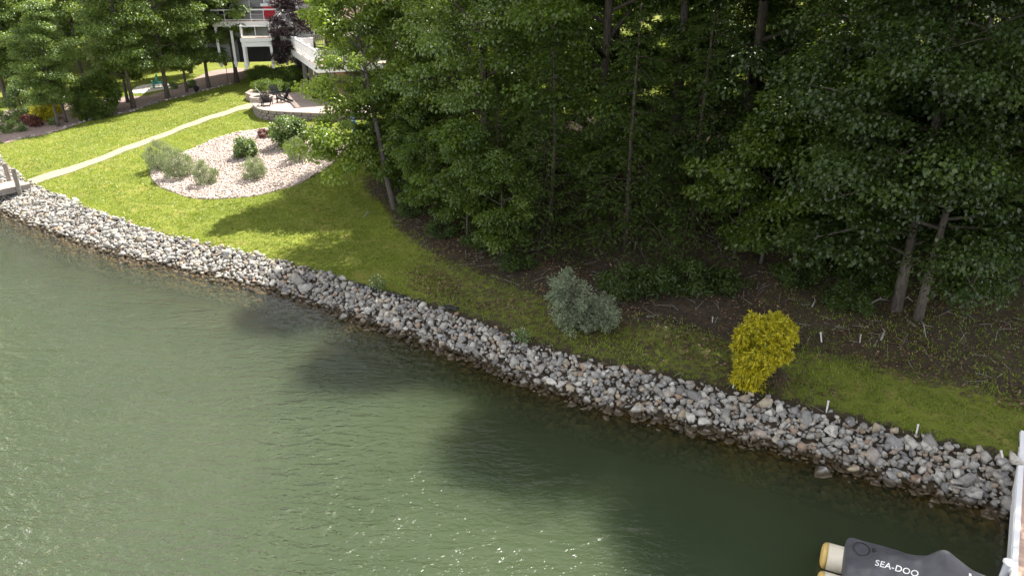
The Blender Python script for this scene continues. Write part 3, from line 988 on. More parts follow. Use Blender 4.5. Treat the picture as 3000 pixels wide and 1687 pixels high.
# ---- right bank wood: front trees, told apart one by one
WOOD = 'trees of the shaded wood'
front = [
    ('broadleaf_tree', BROAD[0], pxg(2625, 905), 0.4, 1.12, 'broad leaved tree with the straighter of two bare grey trunks at the wood edge', None),
    ('broadleaf_tree', BROAD[1], pxg(2690, 930), 2.1, 0.92, 'broad leaved tree with the leaning bare grey trunk next to the straighter one', None),
    ('broadleaf_tree', BROAD[0], pxg(2795, 800), 4.0, 0.95, 'slim broad leaved tree just behind the pair of bare trunks', None),
    ('broadleaf_tree', BROAD[1], at(20.5, 24.0), 1.2, 1.1, 'broad leaved tree at the right edge of the picture', None),
    ('forest_tree', OAK[0], at(8.6, 27.0), 0.2, 1.22, 'tall dark tree between the yellow shrub and the bare grey trunks', None),
    ('forest_tree', OAK[1], at(3.6, 29.5), 1.9, 1.16, 'tall dark tree rising behind the silver leaved shrub', None),
    ('forest_tree', OAK[2], at(-1.2, 32.0), 3.3, 1.02, 'dense green tree right of the leaning pale stemmed tree', None),
    ('forest_tree', OAK[3], at(11.8, 29.6), 0.9, 0.8, 'dark tree standing left behind the bare grey trunks', None),
    ('forest_tree', OAK[2], at(15.2, 30.0), 2.2, 0.78, 'dark tree standing right behind the bare grey trunks', None),
    ('forest_tree', OAK[0], at(4.9, 35.5), 4.4, 0.82, 'tall dark tree filling the middle of the wood above the hemlocks', None),
    ('forest_tree', OAK[1], at(0.9, 34.6), 5.6, 0.82, 'tall green tree above the left hemlocks', None),
    ('forest_tree', OAK[3], at(-2.8, 37.5), 3.9, 0.78, 'green tree second behind the leaning pale stemmed tree', None),
    ('forest_tree', OAK[3], at(-4.4, 42.5), 5.0, 0.78, 'dense green tree directly behind the leaning pale stemmed tree', None),
]
TONES = ['leaf_forest', 'leaf_row', 'leaf_forest', 'leaf_forest_dark', 'leaf_broad']
for i, (nm, pr, loc, rz, sc, lb, mt) in enumerate(front):
    place(nm, pr, loc, rz, sc, lb, 'tree', mats=(None, None if nm == 'broadleaf_tree' else TONES[i % 5]))
TALL = deciduous('tall', 140, 17.5, 4.4, 0.46, 26, 6, 300, 0.14, 0.95, leaf_m='leaf_forest', flat=0.42, trunk_r=0.26, bark_m='bark_grey', lean=0.01)
place('forest_tree', TALL, at(*P(1972, 420, 30.5)[:2]), 0.8, 1.0, 'tall tree whose thick grey trunk shows high in the middle of the wood', 'tree')
place('hemlock_tree', HEM[0], at(1.4, 26.6), 0.3, 0.92, 'drooping hemlock left behind the silver leaved shrub', 'hemlock')
place('hemlock_tree', HEM[1], at(4.2, 25.4), 2.3, 0.95, 'feathery hemlock right behind the silver leaved shrub', 'hemlock')
place('hemlock_tree', HEM[0], at(6.7, 25.6), 4.1, 1.0, 'dark hemlock above the gap between silver and yellow shrubs', 'hemlock')
place('hemlock_tree', HEM[1], at(-0.6, 28.4), 5.2, 0.62, 'small hemlock at the left end of the hemlock row', 'hemlock')
place('understory_tree', UNDER[0], pxg(1370, 700), 0.7, 0.85, 'low spreading tree with pale slanting stems at the wood edge', 'tree')
place('understory_tree', UNDER[1], at(-4.3, 32.4), 2.9, 0.85, 'bushy low tree beside the leaning pale stemmed tree', 'tree')
place('understory_tree', UNDER[0], at(9.6, 24.6), 4.2, 0.95, 'low leafy tree left of the bare grey trunks', 'tree')
place('understory_tree', UNDER[0], pxg(1275, 650), 5.1, 0.72, 'low leafy tree overhanging the lawn next to the leaning tree', 'tree')
place('understory_tree', UNDER[1], pxg(1470, 750), 0.2, 0.72, 'low leafy tree overhanging the lawn left of the hemlocks', 'tree')
place('understory_tree', UNDER[0], at(12.2, 25.6), 2.4, 1.0, 'leafy understory tree just left of the bare trunks', 'tree')
place('understory_tree', UNDER[1], at(15.2, 25.2), 3.4, 0.9, 'leafy understory tree just right of the bare trunks', 'tree')
place('understory_tree', UNDER[0], at(18.6, 23.6), 0.4, 0.9, 'leafy understory tree at the right picture edge', 'tree')
place('understory_tree', UNDER[0], pxg(1165, 560), 2.2, 1.0, 'bushy low tree crowding the trunk of the leaning tree', 'tree')
place('forest_tree', OAK[2], at(-6.3, 38.5), 1.1, 0.78, 'leftmost dense tree of the wood, just right of the patio', 'tree')
place('understory_tree', UNDER[1], pxg(2230, 770), 0.9, 1.05, 'wide low leafy tree upslope of the yellow shrub', 'tree')
place('understory_tree', UNDER[0], pxg(2400, 750), 3.7, 1.05, 'wide low leafy tree overhanging the pale plastic tree tube', 'tree')
place('understory_tree', UNDER[1], pxg(2560, 740), 5.4, 1.0, 'low leafy tree closest behind the straighter bare trunk', 'tree')
place('understory_tree', UNDER[0], pxg(2900, 700), 1.4, 1.0, 'low leafy tree hanging over the slope right of the bare trunks', 'tree')
place('understory_tree', UNDER[1], at(7.8, 24.0), 1.3, 0.8, 'low leafy tree above the yellow shrub', 'tree')
rt = np.random.default_rng(5)
back = [(9.5, 33.5), (13.5, 34.5), (-2.0, 48.0), (2.5, 42), (9.5, 39.5), (16.0, 39), (22.0, 31), (28, 27), (23, 41), (5.5, 50),
        (31, 36), (13, 50), (21, 52), (30, 50), (38, 45), (3, 58), (12, 62), (22, 64), (33, 62), (44, 58)]
for i, (x, y) in enumerate(back):
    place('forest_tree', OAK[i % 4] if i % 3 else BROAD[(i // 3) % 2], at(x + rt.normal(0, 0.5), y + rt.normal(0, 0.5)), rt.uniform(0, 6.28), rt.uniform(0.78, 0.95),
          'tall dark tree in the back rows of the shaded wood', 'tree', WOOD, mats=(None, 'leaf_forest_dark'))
far = [(-74, 96), (-64, 90), (-58, 100), (-50, 92), (-43, 99), (-36, 92), (-29, 101), (-22, 94), (-14, 100), (-6, 93), (2, 98), (11, 90), (20, 97), (30, 90),
       (41, 94), (53, 90), (66, 92), (-86, 104), (-55, 72), (-66, 84), (-76, 95), (-60, 76), (-52, 82), (-47, 76), (-40, 82), (-33, 84)]
for i, (x, y) in enumerate(far):
    place('background_tree', OAK[(i + 1) % 4], at(x, y), rt.uniform(0, 6.28), rt.uniform(1.1, 1.35),
          'tall tree in the far line behind the houses', 'tree', 'far trees behind the houses', mats=(None, 'leaf_row' if x < -25 else 'leaf_forest'))

# ---- leaning pale stemmed tree in front of the deck
def feature_tree():
    base = np.array(pxg(1160, 615))
    d0 = 33.0
    px = [(1160, 615, 0), (1128, 500, 0.2), (1110, 400, 0.4), (1088, 300, 0.6), (1072, 215, 0.8), (1052, 120, 1.0), (1040, 30, 1.1), (1032, -60, 1.2)]
    dep = float((base - CAM) @ np.array([0, CP, -SP]))
    pts = [base + np.array([0, 0, -0.3])] + [P(u, v, dep + k) for u, v, k in px[1:]]
    t = thing('leaning_tree', 'slender leaning tree with bright leaves and pale bare limbs before the deck', 'tree', tuple(base))
    m = MB()
    m.tube(pts, [0.15, 0.13, 0.115, 0.10, 0.085, 0.065, 0.045, 0.02], 8)
    limbs = [((1072, 215), (995, 175), (930, 140), -0.6), ((1082, 262), (1010, 205), (955, 180), -0.9), ((1060, 150), (1000, 90), (930, 40), -0.5),
             ((1052, 120), (1075, 60), (1090, -20), 0.6), ((1062, 165), (1100, 90), (1110, 10), 1.0), ((1100, 350), (1000, 350), (905, 395), -0.7),
             ((1108, 390), (1020, 395), (930, 430), -1.2), ((1100, 340), (1040, 290), (900, 260), -1.0), ((1110, 400), (1000, 440), (900, 455), -0.9),
             ((1095, 330), (1150, 300), (1200, 330), 0.9), ((1085, 280), (1160, 220), (1230, 190), 1.2), ((1040, 30), (985, -20), (930, -60), -0.4),
             ((1112, 420), (1060, 470), (1000, 500), -0.9), ((1120, 450), (1180, 430), (1230, 450), 1.0), ((1068, 200), (1120, 150), (1180, 110), 1.4),
             ((1052, 120), (980, 60), (905, 90), -0.2), ((1045, 60), (970, 20), (905, 30), 0.2), ((1080, 250), (1000, 240), (905, 225), -0.4)]
    rng = np.random.default_rng(77)
    C, Rd = [], []
    for (a, b, c, dz) in limbs:
        q0, q1, q2 = P(*a, dep + 0.7), P(*b, dep + 0.7 + dz * 0.6), P(*c, dep + 0.7 + dz * 1.3)
        m.tube([q0, q1, q2], [0.045, 0.03, 0.008], 5)
        ncl = 2 if a in ((1072, 215), (1082, 262)) else (5 if 80 < c[1] < 240 and c[0] < 960 else 9)
        for k in range(ncl):
            f = 0.35 + 0.65 * (k + rng.uniform(0, 1)) / ncl
            q = q0 * (1 - f) ** 2 + 2 * q1 * f * (1 - f) + q2 * f * f
            C.append(q + rng.normal(0, 0.32, 3) + np.array([0, 0, 0.1])); Rd.append(rng.uniform(0.34, 0.66))
    b = m.build('trunk', 'bark_grey', t, smooth=True)
    pos, nrm, drv, L, W, tint = clump_leaves(rng, np.array(C) - base, np.array(Rd), 200, 0.6, 0.14, 0.75, axis=np.array([0, 0, 5.0]))
    me = leaf_mesh('crown', pos, nrm, drv, L, W, tint)
    link('crown', me, 'leaf_bright', t)
feature_tree()

# ---- trees along the left edge of the lawn
rowl = [
    ((172, 372), 0, 0.62, 'thin young tree nearest the water on the left lawn edge'),
    ((195, 360), 1, 0.60, 'thin young tree second from the water on the left lawn edge'),
    ((392, 318), 2, 0.98, 'thick dark trunked tree next to the dense holly shrub'),
    ((375, 302), 0, 0.70, 'thin tree hugging the thick dark trunk'),
    ((492, 289), 1, 1.0, 'tree with a pale grey trunk on the left lawn edge'),
    ((548, 271), 2, 0.66, 'thin tree between the pale grey trunk and the black bucket'),
    ((612, 258), 0, 0.85, 'twin stemmed tree on the mulch slope'),
    ((695, 243), 1, 1.05, 'tall straight dark trunked tree nearest the patio'),
]
for (u, v), k, sc, lb in rowl:
    place('lawn_tree', ROWH if u > 680 else ROWT[k], pxg(u, v), random.uniform(0, 6.28), sc, lb, 'tree')
for i, (u, v, sc, lb) in enumerate([(20, 300, 1.0, 'leafy tree at the far left edge behind the garden'), (110, 285, 0.85, 'leafy tree behind the yellow garden bush'),
                      (250, 262, 1.0, 'leafy tree behind the dense holly shrub'), (330, 240, 1.0, 'tree behind the teal garden chair'),
                      (560, 215, 0.95, 'tree behind the twin stemmed tree')]):
    place('garden_tree', ROWT[(i + 1) % 3], pxg(u, v), i * 1.3, sc, lb, 'tree')
PURP = deciduous('plum', 120, 9.0, 3.3, 0.12, 26, 5, 210, 0.15, 0.6, leaf_m='leaf_purple', trunk_r=0.14)
place('plum_tree', PURP, at(*P(872, 190, 62)[:2]), 0.3, 0.85, 'dark purple leaved plum tree beside the white deck', 'tree')

# ------------------------------------------------------------------ shrubs
def sh_place(name, proto, u, v, label, sc=1.0, rz=0.0, cat='shrub', group=None):
    return place(name, proto, pxg(u, v), rz, sc, label, cat, group, parts=('stem', 'foliage'))
rng = np.random.default_rng(201)
C, Rd = [], []
for lobe, cnt in (((-0.38, 0.0, 1.12, 0.74, 0.66, 0.78), 46), ((0.58, -0.12, 0.72, 0.56, 0.55, 0.56), 30), ((-0.1, -0.2, 0.5, 0.7, 0.5, 0.4), 14)):
    for i in range(cnt):
        d = unit(rng.normal(size=3)); r = rng.uniform(0.45, 1.08)
        C.append(np.array(lobe[:3]) + d * r * np.array(lobe[3:])); Rd.append(rng.uniform(0.13, 0.30))
C = np.array(C); C[:, 2] = np.maximum(C[:, 2], 0.12)
m = MB()
for i in range(0, len(C), 3):
    m.tube([(0.05, 0, -0.1), C[i] * np.array([0.5, 0.5, 0.55]), C[i]], [0.024, 0.014, 0.004], 4)
sp_ = pxg(1700, 968)
silver = thing('silver_shrub', 'silver grey leaved shrub of two rounded lobes on the shaded lawn', 'shrub', sp_)
m.build('stem', 'bark_grey', silver, True, local=True)
pos, nrm, drv, L, W, tint = clump_leaves(rng, C, np.array(Rd), 150, 0.9, 0.085, 0.32, up=0.3, droop=-0.35, axis=np.array([0, 0, 0.4]))
k = pos[:, 2] > 0.02
link('foliage', leaf_mesh('foliage', pos[k], nrm[k], drv[k], L[k], W[k], tint[k]), 'leaf_silver', silver)
# golden cypress, hollow and brown on one side
gp = np.array(pxg(2195, 1132))
gold = thing('golden_cypress', 'bright golden yellow thread leaved cypress leaning with a brown bare side', 'shrub', tuple(gp))
rng = np.random.default_rng(55)
C, Rd = [], []
for i in range(150):
    t = rng.uniform(0, 1)
    z = 0.05 + 2.0 * t
    cxg = -0.10 + 0.34 * sstep(0.15, 0.6, np.array(t)) ; wg = np.interp(t, [0, 0.1, 0.3, 0.6, 0.85, 1.0], [0.42, 0.30, 0.42, 0.78, 0.66, 0.25])
    a = rng.uniform(0, 6.283); r = wg * math.sqrt(rng.uniform(0.2, 1))
    C.append((cxg + r * math.cos(a), r * math.sin(a) * 0.9, z)); Rd.append(rng.uniform(0.07, 0.20))
for i in range(46):                                        # shoots that break the outline
    t = rng.uniform(0.05, 1.0); a = rng.uniform(0, 6.283)
    cxg = -0.10 + 0.34 * float(sstep(0.15, 0.6, np.array(t))); wg = np.interp(t, [0, 0.1, 0.3, 0.6, 0.85, 1.0], [0.42, 0.34, 0.46, 0.78, 0.70, 0.36])
    C.append((cxg + wg * math.cos(a), wg * math.sin(a) * 0.9, 0.05 + 2.08 * t)); Rd.append(rng.uniform(0.05, 0.09))
m = MB()
for i in range(16):
    m.tube([(0, 0, -0.1), (C[i][0] * 0.4, C[i][1] * 0.4, C[i][2] * 0.5), C[i]], [0.025, 0.015, 0.005], 4)
m.build('stem', 'bark_brown', gold, True, local=True)
pos, nrm, drv, L, W, tint = clump_leaves(rng, C, Rd, 130, 0.9, 0.12, 0.24, up=0.2, droop=0.7)
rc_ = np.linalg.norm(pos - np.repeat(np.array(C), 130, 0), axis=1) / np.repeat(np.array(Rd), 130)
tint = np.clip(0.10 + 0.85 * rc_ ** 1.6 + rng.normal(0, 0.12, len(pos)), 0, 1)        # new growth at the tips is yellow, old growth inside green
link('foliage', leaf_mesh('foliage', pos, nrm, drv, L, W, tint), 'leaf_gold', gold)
C2 = [(0.62 + rng.normal(0, 0.20), rng.normal(-0.05, 0.25), 0.45 + rng.normal(0, 0.22)) for i in range(26)]
m = MB()
for c in C2:
    m.tube([(0.1, 0, 0.1), (c[0] * 0.6, c[1] * 0.6, c[2] * 0.7), c], [0.014, 0.009, 0.003], 4)
pos, nrm, drv, L, W, tint = clump_leaves(rng, C2, [0.16] * len(C2), 55, 0.9, 0.09, 0.18, up=0.2, droop=0.6)
tag(link('dead_foliage', leaf_mesh('dead_foliage', pos, nrm, drv, L, W, tint), 'leaf_brown', gold), 'brown dead twigs on the right side')

S_OLIVE = shrub('olive', 211, 0.75, 1.5, 16, 46, 150, 0.085, 0.24, 'leaf_olive', 0.3, 1.0, up=0.1, top=0.5, base_gap=0.05, upright=0.8)
S_OLIVE2 = shrub('olive2', 212, 0.75, 1.35, 16, 46, 150, 0.085, 0.24, 'leaf_olive', 0.3, 1.0, up=0.1, top=0.45, base_gap=0.05, upright=0.8)
S_GREEN = shrub('bedgreen', 213, 0.8, 1.4, 12, 40, 150, 0.13, 0.28, 'leaf_bed_green', 0.6, 0.85, top=0.5)
S_RED = shrub('redsmall', 214, 0.3, 0.45, 8, 18, 60, 0.08, 0.13, 'leaf_red', 0.5, 0.9)
S_DARK = shrub('holly', 215, 1.5, 2.3, 10, 60, 220, 0.13, 0.42, 'leaf_forest', 0.6, 0.85, top=0.55, base_gap=0.04)
S_GOLD = shrub('goldbush', 216, 0.9, 1.1, 10, 40, 150, 0.11, 0.28, 'leaf_gold', 0.45, 0.8, top=0.5)
S_CON = shrub('greenbush', 217, 1.0, 2.6, 12, 56, 170, 0.13, 0.32, 'leaf_bed_green', 0.4, 0.9, top=0.7, base_gap=0.04)
S_JUN = shrub('juniper', 218, 1.5, 0.85, 14, 60, 170, 0.10, 0.34, 'leaf_forest', 0.3, 0.6, top=0.6)
S_TUFT = shrub('tuft', 219, 0.35, 0.4, 8, 16, 70, 0.11, 0.14, 'leaf_bed_green', 0.3, 0.8, upright=0.7)
sh_place('bed_shrub', S_OLIVE, 470, 498, 'grey green shrub at the left tip of the stone bed', 0.98, 0.4)
sh_place('bed_shrub', S_OLIVE2, 527, 522, 'largest feathery grey green shrub in the stone bed', 1.06, 1.7)
sh_place('bed_shrub', S_OLIVE, 605, 542, 'narrow grey green shrub nearest the front edge of the stone bed', 0.78, 2.6)
sh_place('bed_shrub', S_GREEN, 722, 463, 'dark green shrub in the middle of the stone bed', 0.78, 0.9)
sh_place('bed_shrub', S_OLIVE2, 747, 525, 'small upright olive shrub in front of the middle one in the stone bed', 0.8, 3.0)
sh_place('bed_shrub', S_RED, 770, 406, 'tiny reddish shrub at the back edge of the stone bed', 1.1, 0.0)
sh_place('bed_shrub', S_GREEN, 855, 432, 'tall bright green shrub at the back right of the stone bed', 1.22, 2.0)
sh_place('bed_shrub', S_OLIVE, 872, 474, 'grey green shrub right under the tall bright green one', 0.82, 4.4)
sh_place('bed_shrub', S_TUFT, 806, 403, 'little dark plant left of the tall bright green shrub', 1.1, 1.0)
# left garden
sh_place('garden_shrub', S_CON, 75, 352, 'tall pointed green shrub at the left end of the garden bed', 1.1, 0.3)
sh_place('garden_shrub', S_GOLD, 138, 352, 'golden yellow bush behind the two thin young trees', 1.15, 0.8)
sh_place('garden_shrub', S_OLIVE, 160, 333, 'tall olive grassy clump above the golden bush', 1.5, 0.8)
sh_place('garden_shrub', S_RED, 103, 372, 'dark red low shrub beside the golden bush', 1.5, 0.5)
sh_place('garden_shrub', S_RED, 84, 366, 'maroon low shrub under the tall pointed green shrub', 1.4, 2.5)
sh_place('garden_shrub', S_DARK, 300, 338, 'big dense dark holly shrub at the lawn edge', 1.15, 0.5)
sh_place('garden_shrub', S_DARK, 262, 350, 'smaller dark holly shrub at the left of the big one', 0.75, 2.5)
for u, v, sc, lb in [(12, 358, 1.6, 'green tuft at the picture edge above the garden stones'), (62, 385, 1.1, 'bright green tuft nearest the lawn in the garden'),
                     (18, 392, 1.2, 'grey green tuft at the front corner of the garden'), (36, 376, 1.1, 'small green tuft left of the maroon shrub'),
                     (160, 366, 1.0, 'small green tuft at the foot of the thin young tree'), (45, 362, 0.9, 'yellow green tuft under the tall pointed shrub'),
                     (560, 258, 1.3, 'grassy tuft by the black bucket'), (510, 262, 1.1, 'grassy tuft right of the pale grey trunk')]:
    sh_place('garden_tuft', S_TUFT, u, v, lb, sc, u * 0.1, 'plant')
# by the patio
def pat_place(u, v, proto, name, label, sc, rz=0.0):
    p = Pz(u, v, PATIO_Z)
    return place(name, proto, (p[0], p[1], max(PATIO_Z - 0.1, Hf(p[0], p[1]))), rz, sc, label, 'shrub', None, parts=('stem', 'foliage'))
pat_place(795, 268, S_JUN, 'patio_shrub', 'low glossy green shrub right behind the patio chairs', 1.05, 0.4)
pat_place(845, 266, S_JUN, 'patio_shrub', 'low dark shrub at the right behind the patio chairs', 0.8, 2.4)
sh_place('patio_shrub', S_JUN, 790, 238, 'sprawling juniper mound on the slope below the white house', 1.3, 1.4)
sh_place('patio_shrub', S_JUN, 850, 236, 'sprawling juniper mound under the raised deck', 1.2, 3.4)
sh_place('patio_shrub', S_JUN, 765, 222, 'small juniper mound near the tall straight tree', 0.9, 5.1)
# wood edge undergrowth
S_BRUSH = shrub('brush', 230, 1.1, 1.0, 14, 34, 110, 0.11, 0.34, 'leaf_forest_dark', 0.5, 0.7)
br = [(1205, 630), (1300, 690), (1400, 722), (1510, 785), (1900, 850), (2010, 850), (2120, 850), (2330, 830), (2480, 900), (2560, 850), (2850, 860), (2930, 790), (2440, 800), (1830, 860)]
bl_ = ['low dark bush at the foot of the leaning tree', 'low dark bush under the first overhanging tree right of the leaning tree', 'low dark bush below the low tree with pale slanting stems',
       'low dark bush left of the hemlocks at the lawn edge', 'low dark bush behind the silver leaved shrub, nearest to it', 'low dark bush second to the right behind the silver leaved shrub',
       'low dark bush upslope between the silver and yellow shrubs', 'low dark bush upslope right of the yellow shrub', 'low dark bush left of the straighter bare trunk',
       'low dark bush close behind the straighter bare trunk', 'low dark bush right of the leaning bare trunk', 'low dark bush at the right picture edge under the trees',
       'low dark bush beside the pale plastic tree tube', 'low dark bush touching the right side of the silver leaved shrub']
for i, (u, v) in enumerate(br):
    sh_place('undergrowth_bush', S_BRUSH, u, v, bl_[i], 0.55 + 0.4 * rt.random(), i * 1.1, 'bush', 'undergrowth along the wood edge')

# ------------------------------------------------------------------ brick house with the raised white deck
def house_brick():
    o0 = Pz(930, 192, 4.95)
    rz = R_(23)
    root = thing('brick_house', 'brick house with a raised white railed deck above the patio', 'house', (o0[0], o0[1], PATIO_Z), rz)
    z = 2.6                                      # deck level over the patio
    def B(): return MB()
    B().box((9.5, 9.2, 1.9), (13.0, 10.4, 5.0)).build('wall', 'brick_brown', root, local=True)
    # main roof, gable to the lake
    g = MB()
    ez, pz_ = 4.35, 8.2
    x0, xm, x1 = 2.3, 9.5, 16.7
    y0, y1 = 3.4, 15.0
    th = 0.18
    for (xa, za, xb, zb) in ((x0, ez, xm, pz_), (x1, ez, xm, pz_)):
        g.add([(xa, y0, za), (xb, y0, zb), (xb, y1, zb), (xa, y1, za), (xa, y0, za - th), (xb, y0, zb - th), (xb, y1, zb - th), (xa, y1, za - th)],
              [(0, 1, 2, 3), (7, 6, 5, 4), (0, 4, 5, 1), (1, 5, 6, 2), (2, 6, 7, 3), (3, 7, 4, 0)])
    roof = g.build('roof', 'roof_shingle', root, local=True)
    gb = MB(); gb.add([(3.1, 3.9, 4.3), (15.9, 3.9, 4.3), (9.5, 3.9, 7.75), (3.1, 4.1, 4.3), (15.9, 4.1, 4.3), (9.5, 4.1, 7.75)],
                      [(0, 1, 2), (5, 4, 3), (0, 3, 4, 1), (1, 4, 5, 2), (2, 5, 3, 0)])
    gb.build('gable', 'siding_tan', root, local=True)
    for xa in (x0, x1):
        MB().bar((xa, y0 - 0.06, ez - 0.12), (xm, y0 - 0.06, pz_ - 0.12), 0.06, 0.34).build('rake_board', 'white_paint', roof, local=True)
    MB().bar((x0 - 0.05, y0, ez - 0.12), (x0 - 0.05, y1, ez - 0.12), 0.08, 0.2).build('gutter', 'white_paint', roof, local=True)
    # deck
    for nm, c, s in (('deck_floor', (1.5, 7.0, z - 0.08), (3.0, 14.0, 0.06)), ('deck_floor', (6.7, 1.98, z - 0.08), (7.4, 3.96, 0.06))):
        B().box(c, s).build(nm, 'deck_plank', root, local=True)
    B().box((5.2, 0.0, z - 0.3), (10.5, 0.08, 0.42)).build('fascia', 'white_vinyl', root, local=True)
    B().box((-0.04, 7.0, z - 0.3), (0.08, 13.9, 0.42)).build('fascia', 'white_vinyl', root, local=True)
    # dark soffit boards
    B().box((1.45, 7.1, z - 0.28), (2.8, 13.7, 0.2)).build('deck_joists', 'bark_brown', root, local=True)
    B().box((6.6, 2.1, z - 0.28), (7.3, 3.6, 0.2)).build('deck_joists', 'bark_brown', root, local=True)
    # railings
    def railing(pa, pb, nbal):
        pa, pb = Vector(pa), Vector(pb)
        r = MB().bar(pa + Vector((0, 0, 0.92)), pb + Vector((0, 0, 0.92)), 0.12, 0.07).bar(pa + Vector((0, 0, 0.12)), pb + Vector((0, 0, 0.12)), 0.07, 0.07).build('railing', 'white_vinyl', root, local=True)
        bal = MB().box((0, 0, 0.52), (0.05, 0.05, 0.75)).mesh('baluster')
        for i in range(nbal):
            q = pa.lerp(pb, (i + 0.5) / nbal)
            b = link('baluster', bal, 'white_vinyl', r); b.location = q
        return r
    railing((0.06, 0.06, z), (4.0, 0.06, z), 24)
    railing((4.0, 0.06, z), (10.3, 0.06, z), 36)
    railing((0.06, 0.06, z), (0.06, 13.9, z), 92)
    railing((0.06, 13.9, z), (3.0, 13.9, z), 18)
    post = MB().box((0, 0, 0.52), (0.15, 0.15, 1.1)).box((0, 0, 1.09), (0.19, 0.19, 0.05)).mesh('rail_post')
    for q in [(0.06, 0.06), (4.0, 0.06), (7.0, 0.06), (10.3, 0.06), (0.06, 3.5), (0.06, 7), (0.06, 10.5), (0.06, 13.9)]:
        o = link('rail_post', post, 'white_vinyl', root); o.location = (q[0], q[1], z)
    # supports
    col = MB().box((0, 0, (z - 0.5) / 2), (0.62, 0.62, z - 0.5)).mesh('brick_column')
    for q in [(1.55, 0.5), (6.0, 0.5), (10.0, 0.5)]:
        o = link('brick_column', col, 'brick_brown', root); o.location = (q[0], q[1], 0)
    wp = MB().box((0, 0, (z - 0.4) / 2), (0.3, 0.3, z - 0.4)).mesh('wood_post')
    for q in [(0.5, 1.6), (0.5, 4.2), (0.5, 7.0), (0.5, 10.4), (0.5, 13.4), (1.0, 0.6)]:
        o = link('wood_post', wp, 'wood_weathered', root); o.location = (q[0], q[1], 0)
    # doors and windows
    for x, w, h, zc in [(4.6, 1.7, 2.05, z + 1.02), (7.6, 1.6, 1.3, z + 1.25), (5.0, 2.2, 2.0, 1.05), (9.0, 2.0, 2.0, 1.05), (12.0, 1.4, 1.2, z + 1.2)]:
        f = MB().box((x, 3.95, zc), (w + 0.2, 0.1, h + 0.2)).build('window_frame', 'white_paint', root, local=True)
        MB().box((x - w / 4, 3.9, zc), (w / 2 - 0.05, 0.05, h)).build('pane', 'window_glass', f, local=True)
        MB().box((x + w / 4, 3.9, zc), (w / 2 - 0.05, 0.05, h)).build('pane', 'window_glass', f, local=True)
    return root
hb = house_brick()
HM = Matrix.Translation(hb.location) @ hb.rotation_euler.to_matrix().to_4x4()
def hb_pt(x, y, z):
    return HM @ Vector((x, y, z))
# canopy on the deck
gz = hb_pt(2.35, 2.4, 2.552)
gaz = thing('deck_canopy', 'tan pyramid roofed canopy standing on the white deck', 'canopy', tuple(gz), R_(23))
gaz.location.z = PATIO_Z + 2.552
MB().lathe((0, 0, 1.75), [(1.75, 0.0), (1.75, 0.06), (0.06, 0.62), (0.05, 0.66)], 4).build('canopy_roof', 'canopy_tan', gaz, local=True)
for sx in (-1, 1):
    for sy in (-1, 1):
        MB().box((sx * 0.85, sy * 0.85, 0.9), (0.08, 0.08, 1.8)).build('post', 'chair_black', gaz, local=True)
gaz.children[0].rotation_euler = (0, 0, R_(45))
MB().box((0, 1.0, 0.85), (1.7, 0.04, 1.7)).build('back_screen', 'shade_black', gaz, local=True)
dbp = hb_pt(0.9, 11.5, 2.552)
dbx = thing('deck_box', 'white storage box at the far end of the deck', 'box', tuple(dbp), R_(23))
MB().box((0, 0, 0.45), (1.3, 0.7, 0.9)).build('body', 'white_vinyl', dbx, bevel=0.02, local=True)
MB().box((0, 0, 0.94), (1.4, 0.8, 0.08)).build('lid', 'white_vinyl', dbx, bevel=0.02, local=True)
gr = hb_pt(3.0, 1.4, 0.0)
grill = thing('grill', 'dark covered grill under the deck by the brick column', 'grill', tuple(gr), R_(23))
MB().box((0, 0, 0.45), (1.0, 0.55, 0.7)).build('cart', 'shade_black', grill, bevel=0.02, local=True)
MB().tube([(-0.45, 0, 0.95), (0.45, 0, 0.95)], [0.26, 0.26], 12).build('hood', 'blue_glass', grill, True, local=True)
MB().box((0.75, 0, 0.78), (0.5, 0.45, 0.04)).build('side_shelf', 'steel_grey', grill, local=True)

# ------------------------------------------------------------------ patio, wall, fire pit, chairs
pc = np.mean(np.array(PF), 0)
patio = thing('patio', 'tan concrete patio raised behind a curved block wall', 'patio', (pc[0], pc[1], PATIO_Z))
MB().prism([tuple(p) for p in PATIO], PATIO_Z - 1.5, PATIO_Z).build('slab', 'patio_concrete', patio)
wall = thing('retaining_wall', 'low curved grey brown block wall holding up the patio', 'wall', (pc[0], pc[1], PATIO_Z - 0.7))
WL = [np.array(left_back[-2]), np.array(left_back[-1])] + [np.array(p) for p in PF]
WLs = []
for i in range(len(WL) - 1):
    p0, p1, p2, p3 = WL[max(i - 1, 0)], WL[i], WL[i + 1], WL[min(i + 2, len(WL) - 1)]
    for t in np.linspace(0, 1, 8, endpoint=False):
        WLs.append(0.5 * ((2 * p1) + (-p0 + p2) * t + (2 * p0 - 5 * p1 + 4 * p2 - p3) * t * t + (-p0 + 3 * p1 - 3 * p2 + p3) * t ** 3))
WLs = np.array(WLs + [WL[-1]])
cumw = np.concatenate([[0], np.cumsum(np.hypot(*(WLs[1:] - WLs[:-1]).T))])
def wl_at(t):
    return np.array([np.interp(t, cumw, WLs[:, 0]), np.interp(t, cumw, WLs[:, 1])])
bw, bh = 0.62, 0.19
blk = [MB().box((0, 0, 0), (bw - 0.03, 0.3, bh - 0.02)).mesh('block', bevel=0.02)]
capm = MB().box((0, 0, 0), (bw - 0.012, 0.42, 0.07)).mesh('cap_stone', bevel=0.012)
